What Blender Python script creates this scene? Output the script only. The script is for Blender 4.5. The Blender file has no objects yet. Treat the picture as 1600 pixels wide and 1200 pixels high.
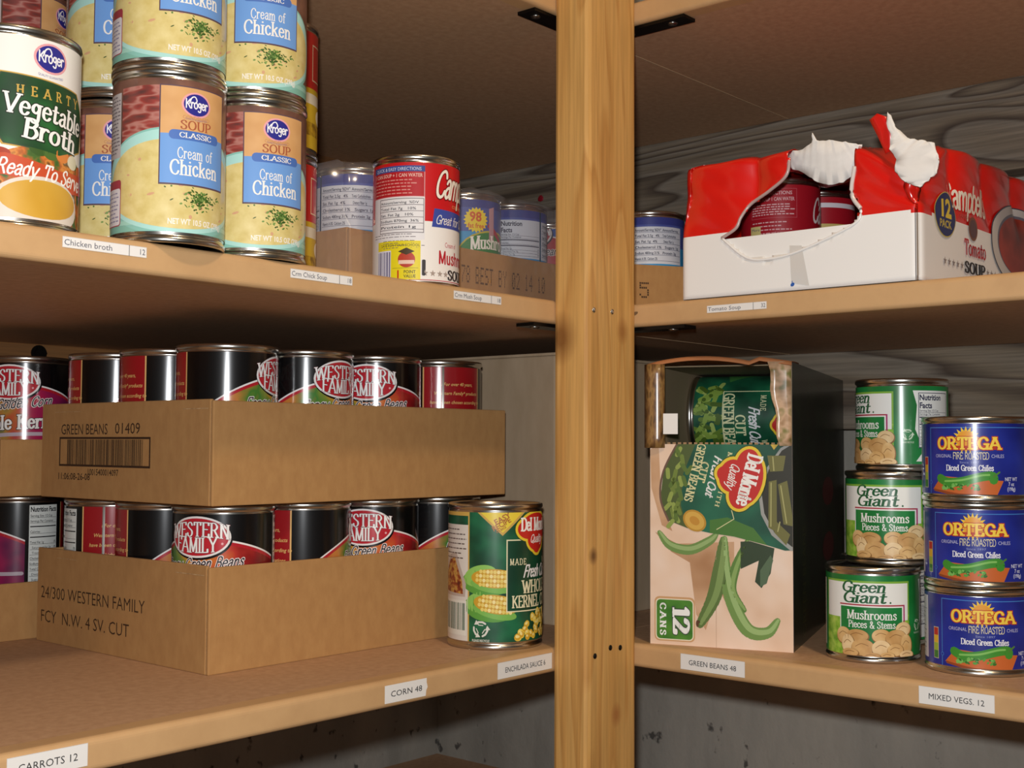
import bpy, bmesh, math, random
from mathutils import Vector, Matrix
random.seed(7)
PI = math.pi
SC = bpy.context.scene
COL = SC.collection

# ------------------------------------------------------------------ camera
cam_d = bpy.data.cameras.new('camera')
cam = bpy.data.objects.new('camera', cam_d); COL.objects.link(cam)
EYE = Vector((-0.8273, -0.6161, 0.1596))
def cam_matrix(yaw, pitch, roll):
    f = Vector((math.cos(pitch)*math.cos(yaw), math.cos(pitch)*math.sin(yaw), math.sin(pitch)))
    r = Vector((math.sin(yaw), -math.cos(yaw), 0)); u = r.cross(f)
    c, s = math.cos(roll), math.sin(roll)
    r2 = r*c + u*s; u2 = u*c - r*s
    m = Matrix((r2, u2, -f)).transposed().to_4x4(); m.translation = EYE
    return m
cam.matrix_world = cam_matrix(0.7126, 0.0482, 0.0045)
cam_d.sensor_width = 36.0; cam_d.lens = 36.0*1940.6/1600.0
cam_d.clip_start = 0.01
SC.camera = cam

# ------------------------------------------------------------------ world, lights, exposure
w = bpy.data.worlds.new('cellar_air'); SC.world = w; w.use_nodes = True
w.node_tree.nodes['Background'].inputs[0].default_value = (0.9, 0.78, 0.62, 1)
w.node_tree.nodes['Background'].inputs[1].default_value = 0.06
def light(name, kind, loc, energy, color, size=0.05, target=None):
    d = bpy.data.lights.new(name, kind); d.energy = energy; d.color = color
    if kind == 'AREA': d.shape = 'DISK'; d.size = size
    else: d.shadow_soft_size = size
    o = bpy.data.objects.new(name, d); COL.objects.link(o); o.location = loc
    if target is not None:
        o.rotation_euler = (Vector(target)-Vector(loc)).to_track_quat('-Z', 'Y').to_euler()
    return o
# the camera's flash, above and to the left of its lens, and the bare bulb of the cellar behind it
light('camera_flash', 'AREA', EYE + Vector((-0.008, 0.008, 0.050)), 6.2, (0.95, 0.97, 1.0), 0.022, (0.02, 0.0, 0.24))
light('ceiling_bulb', 'POINT', (-0.63, -0.97, 1.26), 24.5, (1.0, 0.79, 0.55), 0.055)
SC.view_settings.view_transform = 'Standard'
SC.view_settings.look = 'None'
SC.view_settings.exposure = 0.0
SC.view_settings.gamma = 1.0
SC.view_settings.use_curve_mapping = False

# ------------------------------------------------------------------ materials
def lin(h):
    h = h.lstrip('#'); v = [int(h[i:i+2], 16)/255 for i in (0, 2, 4)]
    return tuple(x/12.92 if x <= .04045 else ((x+.055)/1.055)**2.4 for x in v) + (1,)
MATS = {}
def mat(name, color, rough=.5, metal=0.0, coat=0.0, coat_rough=.2, spec=.5):
    if name in MATS: return MATS[name]
    m = bpy.data.materials.new(name); m.use_nodes = True
    b = m.node_tree.nodes['Principled BSDF']
    b.inputs['Base Color'].default_value = lin(color)
    b.inputs['Roughness'].default_value = rough; b.inputs['Metallic'].default_value = metal
    b.inputs['Coat Weight'].default_value = coat; b.inputs['Coat Roughness'].default_value = coat_rough
    b.inputs['Specular IOR Level'].default_value = spec
    if coat > .9: b.inputs['Coat IOR'].default_value = 1.6
    MATS[name] = m; return m
def nodes_of(m):
    nt = m.node_tree; return nt, nt.nodes, nt.links, nt.nodes['Principled BSDF']
def ramp(nt, stops, interp='LINEAR'):
    r = nt.nodes.new('ShaderNodeValToRGB'); cr = r.color_ramp; cr.interpolation = interp
    while len(cr.elements) < len(stops): cr.elements.new(.5)
    for e, (p, c) in zip(cr.elements, stops): e.position = p; e.color = lin(c)
    return r
def coords(nt, kind='Object', scale=(1, 1, 1), rot=(0, 0, 0)):
    t = nt.nodes.new('ShaderNodeTexCoord'); mp = nt.nodes.new('ShaderNodeMapping')
    mp.inputs['Scale'].default_value = scale; mp.inputs['Rotation'].default_value = rot
    nt.links.new(t.outputs[kind], mp.inputs['Vector']); return mp
def noise_mat(name, stops, scale=20, stretch=(1, 1, 1), detail=5, rough=.7, kind='Object', bump=0.0, rgh=.6, dist=0.0, coat=0, interp='LINEAR', coat_rough=.2, spec=.5):
    if name in MATS: return MATS[name]
    m = mat(name, '#808080', rough, 0, coat, coat_rough, spec); nt, N, L, b = nodes_of(m)
    mp = coords(nt, kind, stretch)
    n = N.new('ShaderNodeTexNoise'); n.inputs['Scale'].default_value = scale; n.inputs['Detail'].default_value = detail
    n.inputs['Roughness'].default_value = rgh; n.inputs['Distortion'].default_value = dist
    L.new(mp.outputs[0], n.inputs['Vector']); r = ramp(nt, stops, interp); L.new(n.outputs['Fac'], r.inputs[0])
    L.new(r.outputs[0], b.inputs['Base Color'])
    if bump:
        bp = N.new('ShaderNodeBump'); bp.inputs['Strength'].default_value = bump; bp.inputs['Distance'].default_value = .002
        L.new(n.outputs['Fac'], bp.inputs['Height']); L.new(bp.outputs[0], b.inputs['Normal'])
    return m
def grain_mat(name, light_c, mid_c, dark_c, ring=26, along='Z', rough=.6, dist=5.0, fine=.35, bump=.15):
    """sawn wood: stretched rings with a little fine fibre"""
    if name in MATS: return MATS[name]
    m = mat(name, mid_c, rough); nt, N, L, b = nodes_of(m)
    st = {'X': (.12, 1, 1), 'Y': (1, .12, 1), 'Z': (1, 1, .12)}[along]
    mp = coords(nt, 'Object', st)
    n1 = N.new('ShaderNodeTexNoise'); n1.inputs['Scale'].default_value = ring; n1.inputs['Detail'].default_value = 2
    n1.inputs['Distortion'].default_value = .6
    L.new(mp.outputs[0], n1.inputs['Vector'])
    mul = N.new('ShaderNodeMath'); mul.operation = 'MULTIPLY'; mul.inputs[1].default_value = dist
    L.new(n1.outputs['Fac'], mul.inputs[0])
    fr = N.new('ShaderNodeMath'); fr.operation = 'FRACT'; L.new(mul.outputs[0], fr.inputs[0])
    r = ramp(nt, [(0, light_c), (.55, mid_c), (.88, dark_c), (1, light_c)]); L.new(fr.outputs[0], r.inputs[0])
    st2 = tuple(s if s == 1 else .03 for s in st)
    mp2 = coords(nt, 'Object', st2)
    n2 = N.new('ShaderNodeTexNoise'); n2.inputs['Scale'].default_value = 420; n2.inputs['Detail'].default_value = 3
    L.new(mp2.outputs[0], n2.inputs['Vector'])
    r2 = ramp(nt, [(.3, '#9a9a9a'), (.7, '#ffffff')]); L.new(n2.outputs['Fac'], r2.inputs[0])
    mx = N.new('ShaderNodeMix'); mx.data_type = 'RGBA'; mx.blend_type = 'MULTIPLY'; mx.inputs['Factor'].default_value = fine
    L.new(r.outputs[0], mx.inputs['A']); L.new(r2.outputs[0], mx.inputs['B']); L.new(mx.outputs['Result'], b.inputs['Base Color'])
    bp = N.new('ShaderNodeBump'); bp.inputs['Strength'].default_value = bump; bp.inputs['Distance'].default_value = .001
    L.new(n2.outputs['Fac'], bp.inputs['Height']); L.new(bp.outputs[0], b.inputs['Normal'])
    return m
def ink(c, g=0):      # printed paper label colours; g: 0 matt, 1 lacquered, 2 glossy lacquer
    n = 'print_%s_%d' % (c.lstrip('#'), g)
    return mat(n, c, (.6, .5, .5)[g], 0, (0, .55, 1.0)[g], (.3, .21, .175)[g], (.4, .3, .08)[g])
def blur_print(name, stops, scale, g=1, stretch=(1, 1, 1), detail=2, dist=0, rgh=.5, interp='LINEAR'):   # photographic print on a label, by its flat coordinates
    return noise_mat(name, stops, scale, stretch, detail, (.6, .5, .5)[g], 'UV', 0, rgh, dist, (0, .55, 1.0)[g], interp, (.3, .21, .175)[g], (.4, .3, .08)[g])

STEEL = mat('tinplate', '#c9c5bd', .24, 1.0)
STEEL_IN = mat('tinplate_lid', '#b9b4aa', .32, 1.0)
IRON = mat('black_iron', '#15120f', .4, .6)
CARD = noise_mat('corrugated_card', [(.25, '#a57846'), (.5, '#ad804c'), (.75, '#b48852')], 130, (1, 1, .5), 6, .85)
CARD_EDGE = noise_mat('card_edge', [(.3, '#a07a50'), (.7, '#c8a678')], 300, (1, 1, 1), 2, .9)
GREYCARD = noise_mat('grey_card', [(.3, '#9c866a'), (.7, '#ab957a')], 40, (1, 1, .3), 4, .85)

# ------------------------------------------------------------------ object helpers
def link(name, me, parent=None, m=None):
    o = bpy.data.objects.new(name, me); COL.objects.link(o)
    if m is not None and me is not None: me.materials.append(m)
    if parent is not None: o.parent = parent
    return o
def empty(name, loc, rz=0.0):
    o = bpy.data.objects.new(name, None); COL.objects.link(o); o.empty_display_size = .02
    o.location = loc; o.rotation_euler = (0, 0, rz); return o
def tag(o, label, cat, group=None, kind=None):
    if label: o['label'] = label
    if cat: o['category'] = cat
    if group: o['group'] = group
    if kind: o['kind'] = kind
    return o
def bm_obj(name, bm, m=None, parent=None, smooth=False):
    me = bpy.data.meshes.new(name)
    if smooth:
        for f in bm.faces: f.smooth = True
    bm.to_mesh(me); bm.free(); return link(name, me, parent, m)
def bm_box(bm, lo, hi, bev=0.0):
    r = bmesh.ops.create_cube(bm, size=1.0)
    for v in r['verts']:
        for i in range(3): v.co[i] = lo[i] + (v.co[i]+.5)*(hi[i]-lo[i])
    if bev:
        es = list({e for v in r['verts'] for e in v.link_edges})
        bmesh.ops.bevel(bm, geom=es, offset=bev, segments=2, affect='EDGES', profile=.5)
def box(name, lo, hi, m, parent=None, bev=0.0):
    bm = bmesh.new(); bm_box(bm, lo, hi, bev); return bm_obj(name, bm, m, parent)
def prism(name, pts, axis, a, b, m, parent=None, smooth=False):
    """closed 2D outline swept along an axis from a to b"""
    bm = bmesh.new()
    def P(p, t): return {'X': (t, p[0], p[1]), 'Y': (p[0], t, p[1]), 'Z': (p[0], p[1], t)}[axis]
    A = [bm.verts.new(P(p, a)) for p in pts]; B = [bm.verts.new(P(p, b)) for p in pts]; n = len(pts)
    bm.faces.new(A); bm.faces.new(B[::-1])
    for i in range(n): bm.faces.new((A[i], B[i], B[(i+1) % n], A[(i+1) % n])).smooth = smooth
    bmesh.ops.recalc_face_normals(bm, faces=bm.faces); return bm_obj(name, bm, m, parent)
def lathe(bm, prof, n=96, cap0=False, cap1=False):
    rings = [[bm.verts.new((r*math.cos(2*PI*k/n), r*math.sin(2*PI*k/n), z)) for k in range(n)] for r, z in prof]
    for a, b in zip(rings, rings[1:]):
        for k in range(n):
            bm.faces.new((a[k], a[(k+1) % n], b[(k+1) % n], b[k])).smooth = True
    if cap0: bm.faces.new(rings[0][::-1])
    if cap1: bm.faces.new(rings[-1])
def tube(name, pts, r, m, parent=None, n=8, radii=None):
    bm = bmesh.new(); rings = []
    for i, p in enumerate(pts):
        p = Vector(p); a = Vector(pts[max(i-1, 0)]); b = Vector(pts[min(i+1, len(pts)-1)])
        d = (b-a).normalized(); s = d.cross(Vector((0, 0, 1)))
        if s.length < 1e-3: s = d.cross(Vector((1, 0, 0)))
        s.normalize(); t = d.cross(s); rr = radii[i] if radii else r
        rings.append([bm.verts.new(p + s*rr*math.cos(2*PI*k/n) + t*rr*math.sin(2*PI*k/n)) for k in range(n)])
    for a, b in zip(rings, rings[1:]):
        for k in range(n): bm.faces.new((a[k], a[(k+1) % n], b[(k+1) % n], b[k])).smooth = True
    bm.faces.new(rings[0][::-1]); bm.faces.new(rings[-1])
    bmesh.ops.recalc_face_normals(bm, faces=bm.faces)
    return bm_obj(name, bm, m, parent)
def copy_tree(o, parent=None):
    c = o.copy(); COL.objects.link(c)
    if parent is not None: c.parent = parent
    for ch in o.children: copy_tree(ch, c)
    return c

# ------------------------------------------------------------------ lettering
_TXT = {}
def sans(s, offset=0.0):
    """flat triangles of a line of plain type, capital height 1, and its width"""
    k = (s, offset)
    if k in _TXT: return _TXT[k]
    cu = bpy.data.curves.new('t', 'FONT'); cu.body = s; cu.resolution_u = 2; cu.offset = offset; cu.fill_mode = 'FRONT'
    ob = bpy.data.objects.new('t', cu); me = ob.to_mesh(); me.calc_loop_triangles()
    sc = 1/.73
    tris = [[(me.vertices[i].co.x*sc, me.vertices[i].co.y*sc) for i in t.vertices] for t in me.loop_triangles]
    wd = max([p[0] for t in tris for p in t], default=0)
    ob.to_mesh_clear(); bpy.data.objects.remove(ob); bpy.data.curves.remove(cu)
    _TXT[k] = (tris, wd); return _TXT[k]
GL = {  # pen skeletons: width ; strokes ('~' = smooth curve)
'A': '.8;0,0 .4,1|.4,1 .8,0|.14,.33 .66,.33', 'B': '.62;.1,0 .1,1|~.1,1 .38,1 .54,.77 .38,.54 .1,.54|~.1,.54 .44,.53 .6,.27 .44,0 .1,0',
'C': '.74;~.7,.76 .6,.94 .4,1 .16,.86 .05,.5 .16,.14 .4,0 .6,.06 .7,.24', 'D': '.74;.1,0 .1,1|~.1,1 .4,1 .64,.84 .72,.5 .64,.16 .4,0 .1,0',
'E': '.62;.1,0 .1,1|.1,1 .58,1 .58,.82|.1,.52 .46,.52|.1,0 .6,0 .6,.2', 'F': '.6;.1,0 .1,1|.1,1 .58,1 .58,.8|.1,.52 .46,.52',
'G': '.78;~.7,.76 .6,.94 .4,1 .16,.86 .05,.5 .16,.14 .4,0 .6,.04 .7,.12|.7,0 .7,.42|.5,.42 .78,.42', 'H': '.76;.1,0 .1,1|.66,0 .66,1|.1,.52 .66,.52',
'I': '.2;.1,0 .1,1', 'K': '.74;.1,0 .1,1|.66,1 .12,.42|.28,.58 .7,0', 'L': '.6;.1,0 .1,1|.1,0 .58,0 .58,.22',
'M': '.92;.1,0 .12,1|.12,1 .46,.05|.46,.05 .8,1|.8,1 .82,0', 'N': '.78;.1,0 .1,1|.1,1 .68,0|.68,0 .68,1', 'O': '.8;~.4,1 .15,.86 .05,.5 .15,.14 .4,0 .65,.14 .75,.5 .65,.86 .4,1',
'P': '.62;.1,0 .1,1|~.1,1 .4,1 .58,.75 .4,.48 .1,.48', 'Q': '.8;~.4,1 .15,.86 .05,.5 .15,.14 .4,0 .65,.14 .75,.5 .65,.86 .4,1|.45,.25 .8,-.12', 'R': '.72;.1,0 .1,1|~.1,1 .4,1 .58,.76 .4,.52 .1,.52|.34,.52 .68,0',
'S': '.6;~.53,.78 .46,.95 .28,1 .1,.88 .1,.7 .3,.54 .5,.4 .54,.2 .44,.04 .26,0 .1,.06 .06,.25', 'T': '.7;.35,0 .35,1|.04,.8 .04,1 .66,1 .66,.8',
'U': '.76;~.1,1 .1,.35 .16,.08 .38,0 .6,.08 .66,.35 .66,1', 'V': '.76;0,1 .38,0|.38,0 .76,1', 'W': '1.04;0,1 .28,0|.28,0 .52,.9|.52,.9 .76,0|.76,0 1.04,1', 'Y': '.74;0,1 .37,.46|.74,1 .37,.46|.37,.46 .37,0',
'a': '.54;~.1,.55 .16,.64 .3,.68 .43,.58 .44,.4|.44,.5 .44,.1 .54,.0|~.44,.4 .2,.36 .06,.18 .2,0 .36,.06 .44,.16', 'b': '.58;.1,.02 .1,1|~.1,.5 .3,.68 .52,.52 .54,.3 .44,.06 .28,0 .1,.1',
'c': '.5;~.46,.52 .38,.66 .26,.68 .09,.54 .06,.33 .12,.1 .28,0 .4,.04 .47,.15', 'd': '.6;.48,0 .48,1|~.48,.5 .3,.68 .08,.52 .05,.32 .14,.06 .3,0 .48,.12',
'e': '.54;~.07,.38 .48,.38 .46,.56 .28,.68 .1,.56 .06,.33 .12,.1 .28,0 .42,.05 .49,.16', 'f': '.4;~.42,.92 .34,1 .22,.94 .18,.75 .18,0|.02,.64 .36,.64',
'g': '.56;~.44,.5 .28,.68 .1,.55 .1,.32 .26,.2 .42,.32 .44,.5|.46,.66 .46,-.1|~.46,-.1 .4,-.28 .22,-.32 .06,-.22', 'h': '.6;.1,0 .1,1|~.1,.46 .28,.66 .46,.58 .48,.4 .48,0',
'i': '.22;.1,0 .1,.66|.1,.88 .1,.92', 'k': '.58;.1,0 .1,1|.5,.66 .1,.28|.24,.42 .54,0', 'l': '.22;.1,0 .1,1', 'm': '.94;.1,0 .1,.66|~.1,.44 .26,.66 .42,.58 .45,.4 .45,0|~.45,.44 .6,.66 .77,.58 .8,.4 .8,0',
'n': '.6;.1,0 .1,.66|~.1,.44 .28,.66 .45,.58 .48,.4 .48,0', 'o': '.58;~.29,.68 .1,.56 .05,.34 .1,.12 .29,0 .48,.12 .53,.34 .48,.56 .29,.68',
'p': '.58;.1,-.34 .1,.66|~.1,.5 .3,.68 .52,.52 .54,.3 .44,.06 .28,0 .1,.1', 'r': '.44;.1,0 .1,.66|~.1,.4 .22,.62 .36,.66 .43,.58', 's': '.46;~.4,.54 .34,.66 .22,.68 .1,.6 .1,.48 .24,.38 .38,.27 .4,.12 .3,.01 .18,0 .08,.05 .05,.16',
't': '.38;~.17,.9 .17,.2 .2,.04 .32,.02 .38,.1|.02,.64 .36,.64', 'u': '.6;~.1,.66 .1,.25 .15,.05 .3,0 .44,.1 .48,.25|.48,.66 .48,0', 'v': '.56;.02,.66 .28,0|.28,0 .54,.66', 'w': '.8;.02,.66 .22,0|.22,0 .4,.6|.4,.6 .58,0|.58,0 .78,.66',
'y': '.56;.02,.66 .28,0|~.54,.66 .3,.02 .2,-.26 .04,-.3', "'": '.16;.08,.8 .1,1', '&': '.76;~.7,.4 .5,.06 .28,0 .1,.12 .1,.32 .3,.52 .46,.74 .4,.94 .26,1 .16,.88 .2,.68 .7,0', ' ': '.34;',
'1': '.4;.1,.78 .24,1 .24,0', '2': '.6;~.07,.74 .16,.95 .32,1 .5,.88 .5,.66 .3,.36 .06,.04|.06,.03 .56,.03 .58,.2', '.': '.2;.1,.0 .1,.03', 'z': '.5;.06,.64 .44,.64|.44,.64 .06,.02|.06,.02 .46,.02'}
def spline(p, n=5):
    q = [p[0]] + p + [p[-1]]
    if p[0] == p[-1]: q[0] = p[-2]; q[-1] = p[1]
    out = []
    for i in range(1, len(q)-2):
        p0, p1, p2, p3 = q[i-1:i+3]
        for k in range(n):
            t = k/n
            out.append(tuple(.5*(2*b + (c-a)*t + (2*a-5*b+4*c-d)*t*t + (3*b-a-3*c+d)*t**3) for a, b, c, d in zip(p0, p1, p2, p3)))
    return out + [p[-1]]
def pen_stroke(pts, a, b):
    """convex pieces of a stroke drawn with an upright elliptical nib of half widths a (across) and b (up)"""
    out = []
    for (x0, y0), (x1, y1) in zip(pts, pts[1:]):
        dx, dy = x1-x0, y1-y0; l = math.hypot(dx, dy)
        if l < 1e-9: continue
        nx, ny = -dy/l, dx/l; q = math.sqrt((a*nx)**2 + (b*ny)**2); ox, oy = a*a*nx/q, b*b*ny/q
        out.append([(x0-ox, y0-oy), (x1-ox, y1-oy), (x1+ox, y1+oy), (x0+ox, y0+oy)])
    for x, y in pts: out.append([(x+a*math.cos(t*PI/4), y+b*math.sin(t*PI/4)) for t in range(8)])
    return out
def pen(s, a=.085, b=.045, serif=True, gap=.12, grow=0.0):
    """line of pen-drawn type, capital height 1: convex pieces and width"""
    key = (s, a, b, serif, gap, grow)
    if key in _TXT: return _TXT[key]
    x, out = 0.0, []
    A, B = a+grow, b+grow
    for ch in s:
        wd, _, st = GL[ch].partition(';')
        for k in (st.split('|') if st else []):
            cur = k.startswith('~'); pts = [tuple(map(float, q.split(','))) for q in k.lstrip('~').split()]
            raw = pts; pts = spline(pts) if cur else pts
            out += [[(px+x, py) for px, py in poly] for poly in pen_stroke(pts, A, B)]
            if serif:
                for e, nb in ((raw[0], raw[1]), (raw[-1], raw[-2])):
                    if abs(e[1]-nb[1]) > 1.1*abs(e[0]-nb[0]) and min(abs(e[1]-q) for q in (0, .66, 1)) < .02 and abs(e[1]-nb[1]) > .3:
                        h = a + .085; out.append([(x+e[0]-h-grow, e[1]-b*.8-grow), (x+e[0]+h+grow, e[1]-b*.8-grow), (x+e[0]+h+grow, e[1]+b*.8+grow), (x+e[0]-h-grow, e[1]+b*.8+grow)])
        x += float(wd) + gap
    _TXT[key] = (out, x-gap); return _TXT[key]
DOTS = {'7': '1f01020408', '8': '0e11110e11110e', 'B': '1e11111e11111e', 'E': '1f10101e10101f', 'S': '0f10100e01011e', 'T': '1f040404040404', 'Y': '11110a04040404', '0': '0e11131519110e', '2': '0e11010204081f', '1': '040c040404040e', '4': '02060a121f0202', '5': '1f101e0101110e', 'X': '11110a040a1111'}

class Sheet:
    """flat artwork in millimetres: u to the right from the middle, v up from the lower edge; later wrapped on a can or a board"""
    def __init__(s, u0, u1, v0, v1): s.box = (u0, u1, v0, v1); s.P = []
    def poly(s, pts, m, l=1): s.P.append((list(pts), m, l)); return s
    def fill(s, pts, m, l=1):
        from mathutils.geometry import tessellate_polygon
        for t in tessellate_polygon([[Vector((p[0], p[1], 0)) for p in pts]]): s.P.append(([pts[i] for i in t], m, l))
        return s
    def rect(s, u0, v0, u1, v1, m, l=1): return s.poly([(u0, v0), (u1, v0), (u1, v1), (u0, v1)], m, l)
    def frame(s, u0, v0, u1, v1, t, m, l=1):
        s.rect(u0, v0, u1, v0+t, m, l); s.rect(u0, v1-t, u1, v1, m, l); s.rect(u0, v0, u0+t, v1, m, l); return s.rect(u1-t, v0, u1, v1, m, l)
    def ell(s, u, v, a, b, m, l=1, rot=0, n=28):
        c, q = math.cos(rot), math.sin(rot)
        return s.poly([(u + a*math.cos(t)*c - b*math.sin(t)*q, v + a*math.cos(t)*q + b*math.sin(t)*c) for t in [2*PI*k/n for k in range(n)]], m, l)
    def rrect(s, u0, v0, u1, v1, r, m, l=1):
        pts = []
        for cx, cy, a0 in ((u1-r, v1-r, 0), (u0+r, v1-r, 90), (u0+r, v0+r, 180), (u1-r, v0+r, 270)):
            pts += [(cx+r*math.cos(math.radians(a0+k*22.5)), cy+r*math.sin(math.radians(a0+k*22.5))) for k in range(5)]
        return s.poly(pts, m, l)
    def line(s, pts, wd, m, l=1, sm=False):
        pts = spline(pts, 6) if sm else pts
        for p in pen_stroke(pts, wd/2, wd/2): s.poly(p, m, l)
        return s
    def star(s, u, v, r, m, l=1, n=5, k=.42):
        pts = [((r if i % 2 == 0 else r*k)*math.sin(PI*i/n)+u, (r if i % 2 == 0 else r*k)*math.cos(PI*i/n)+v) for i in range(2*n)]
        for i in range(2*n): s.poly([(u, v), pts[i], pts[(i+1) % (2*n)]][::-1], m, l)
        return s
    def _put(s, pieces, wd, u, v, h, fit, al, m, l, shear, tf, rot, sx):
        if wd <= 0: return s
        kx = (fit/wd if fit else h*sx); W = wd*kx
        o = u - (W/2 if al == 'c' else W if al == 'r' else 0)
        c, q = math.cos(rot), math.sin(rot)
        for p in pieces:
            pts = []
            for x, y in p:
                a, b = o + x*kx + y*h*shear, v + y*h
                if tf: a, b = tf(a, b)
                if rot: a, b = u+(a-u)*c-(b-v)*q, v+(a-u)*q+(b-v)*c
                pts.append((a, b))
            s.P.append((pts, m, l))
        return s
    def text(s, t, u, v, h, m, fit=None, al='c', bold=0.0, l=4, shear=0, tf=None, rot=0, sx=.9):
        tr, wd = sans(t, bold); return s._put(tr, wd, u, v, h, fit, al, m, l, shear, tf, rot, sx)
    def pen(s, t, u, v, h, m, fit=None, al='c', a=.085, b=.045, serif=True, gap=.12, l=4, shear=0, tf=None, rot=0, out=None, og=.06, sx=.9):
        if out:
            pc, wd = pen(t, a, b, serif, gap, og); s._put(pc, wd, u, v, h, fit, al, out, l-1, shear, tf, rot, sx)
        pc, wd = pen(t, a, b, serif, gap); return s._put(pc, wd, u, v, h, fit, al, m, l, shear, tf, rot, sx)
    def dots(s, t, u, v, h, m, l=2, al=.8):
        d = h/7; x = u
        for ch in t:
            if ch != ' ':
                hx = DOTS[ch]; rows = [int(hx[i:i+2], 16) for i in range(0, len(hx), 2)]
                if len(rows) == 5: rows = rows + [8, 8]
                for r, bits in enumerate(rows):
                    for c in range(5):
                        if bits >> (4-c) & 1: s.rect(x+c*d*al, v+(6-r)*d, x+(c+.75)*d*al, v+(6.78-r)*d, m, l)
            x += 6.6*d*al
        return s
    def grey_lines(s, u0, v0, u1, v1, n, m, l=3, th=.45, seed=1):
        """lines of print too small to read"""
        R = random.Random(seed)
        for i in range(n):
            v = v1 - (i+.5)*(v1-v0)/n; u = u0; end = u0 + (u1-u0)*R.uniform(.72, 1)
            while u < end:
                k = R.uniform(1.2, 4.2); s.rect(u, v-th/2, min(u+k, u1), v+th/2, m, l); u += k + .8
        return s
    def bars(s, u0, v0, u1, v1, m, l=3, seed=3, horiz=False):
        R = random.Random(seed); x = u0 if not horiz else v0; end = u1 if not horiz else v1
        while x < end:
            k = R.choice((.35, .5, .8, 1.2))
            if horiz: s.rect(u0, x, u1, min(x+k, end), m, l)
            else: s.rect(x, v0, min(x+k, end), v1, m, l)
            x += k + R.choice((.4, .5, .9))
        return s
    def pieces(s, strips=None, spread=True):
        u0, u1, v0, v1 = s.box
        def clip(p, i, val, keep_less):
            o = []
            for a, b in zip(p, p[1:]+p[:1]):
                ia = a[i] <= val if keep_less else a[i] >= val; ib = b[i] <= val if keep_less else b[i] >= val
                if ia: o.append(a)
                if ia != ib:
                    t = (val-a[i])/(b[i]-a[i]); o.append(tuple(val if k == i else a[k]+t*(b[k]-a[k]) for k in (0, 1)))
            return o
        for q_, (p, m, l) in enumerate(s.P):
            if spread: l = l + (q_ % 10)*.085     # pieces never share one plane
            for i, val, less in ((0, u0, False), (0, u1, True), (1, v0, False), (1, v1, True)):
                if p and ((less and max(q[i] for q in p) > val) or (not less and min(q[i] for q in p) < val)): p = clip(p, i, val, less)
            if len(p) < 3: continue
            ar = sum(a[0]*b[1]-b[0]*a[1] for a, b in zip(p, p[1:]+p[:1]))
            if abs(ar) < 1e-6: continue
            if ar < 0: p = p[::-1]
            if strips is None: yield p, m, l; continue
            k0 = math.floor((min(q[0] for q in p)+1e-6)/strips); k1 = math.ceil((max(q[0] for q in p)-1e-6)/strips)
            for k in range(k0, k1):
                c = p
                if k > k0: c = clip(c, 0, k*strips, False)
                if k < k1-1 and c: c = clip(c, 0, (k+1)*strips, True)
                if len(c) >= 3: yield c, m, l
    def mesh(s, name, fn, strips=None, nfn=None, vstrips=None):
        V, F, MI, UV, NO, mats = [], [], [], [], [], []
        todo = s.pieces(strips)
        if vstrips:
            t = Sheet(*[s.box[i] for i in (2, 3, 0, 1)]); t.P = [([(b, a) for a, b in p], m, l) for p, m, l in todo]
            todo = [([(b, a) for a, b in p][::-1], m, l) for p, m, l in t.pieces(vstrips, False)]
        for p, m, l in todo:
            if m not in mats: mats.append(m)
            q = []
            for a in p:
                q.append(len(V)); V.append(fn(a[0], a[1], l)); UV.append((a[0]/100, a[1]/100))
                if nfn: NO.append(nfn(a[0], a[1]))
            F.append(q); MI.append(mats.index(m))
        me = bpy.data.meshes.new(name); me.from_pydata(V, [], F)
        for m in mats: me.materials.append(m)
        me.polygons.foreach_set('material_index', MI)
        uv = me.uv_layers.new(name='UVMap')
        for lp in me.loops: uv.data[lp.index].uv = UV[lp.vertex_index]
        if nfn:
            me.polygons.foreach_set('use_smooth', [True]*len(F)); me.normals_split_custom_set_from_vertices(NO)
        me.update(); return me
    def wrap(s, name, R, z0):
        """the sheet as a paper label round a can of radius R (metres); its middle faces -Y"""
        Rm = R*1000
        def fn(u, v, l):
            t = -PI/2 + u/Rm; r = R + .00005*l; return (r*math.cos(t), r*math.sin(t), z0 + v/1000)
        def nf(u, v): t = -PI/2 + u/Rm; return (math.cos(t), math.sin(t), 0)
        return s.mesh(name, fn, 2*PI*Rm/96, nf)
    def flat(s, name, org, du, dv, lift=.00012):
        org, du, dv = Vector(org), Vector(du).normalized(), Vector(dv).normalized(); n = du.cross(dv)
        return s.mesh(name, lambda u, v, l: tuple(org + du*(u/1000) + dv*(v/1000) + n*(lift*l)))
def full(R, H, base):
    c = PI*R*1000; s = Sheet(-c, c, 0, H); s.rect(-c, 0, c, H, base, 0); return s

# ------------------------------------------------------------------ label artwork
WHITE1, WHITE0 = ink('#efe9e0', 1), ink('#ece7de', 0)
BLACK0, BLACK2 = ink('#1a1613', 0), ink('#070506', 2)
def oval_logo(s, u, v, k, l=3):
    """blue oval shop badge with pink ring and looped white script"""
    s.ell(u, v, 10*k, 8*k, ink('#e6a0a4', 1), l); s.ell(u, v, 8.7*k, 6.9*k, ink('#2b2a86', 1), l+1)
    w = ink('#f2eef0', 1)
    s.pen('Kroger', u, v-2.3*k, 5.6*k, w, 15*k, 'c', .085, .075, False, .03, l+2)
    s.line([(u-5*k, v+.6*k), (u-3.6*k, v+4.2*k), (u-1.4*k, v+5*k), (u-.2*k, v+2.6*k), (u-1.6*k, v+.8*k)], .75*k, w, l+2, True)
    s.text('QUALITY GUARANTEED', u, v-10.2*k, 1.3*k, ink('#5a5590', 0), 15*k, l=l, tf=lambda a, b: (a, b + .012/k*(a-u)**2))
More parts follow.
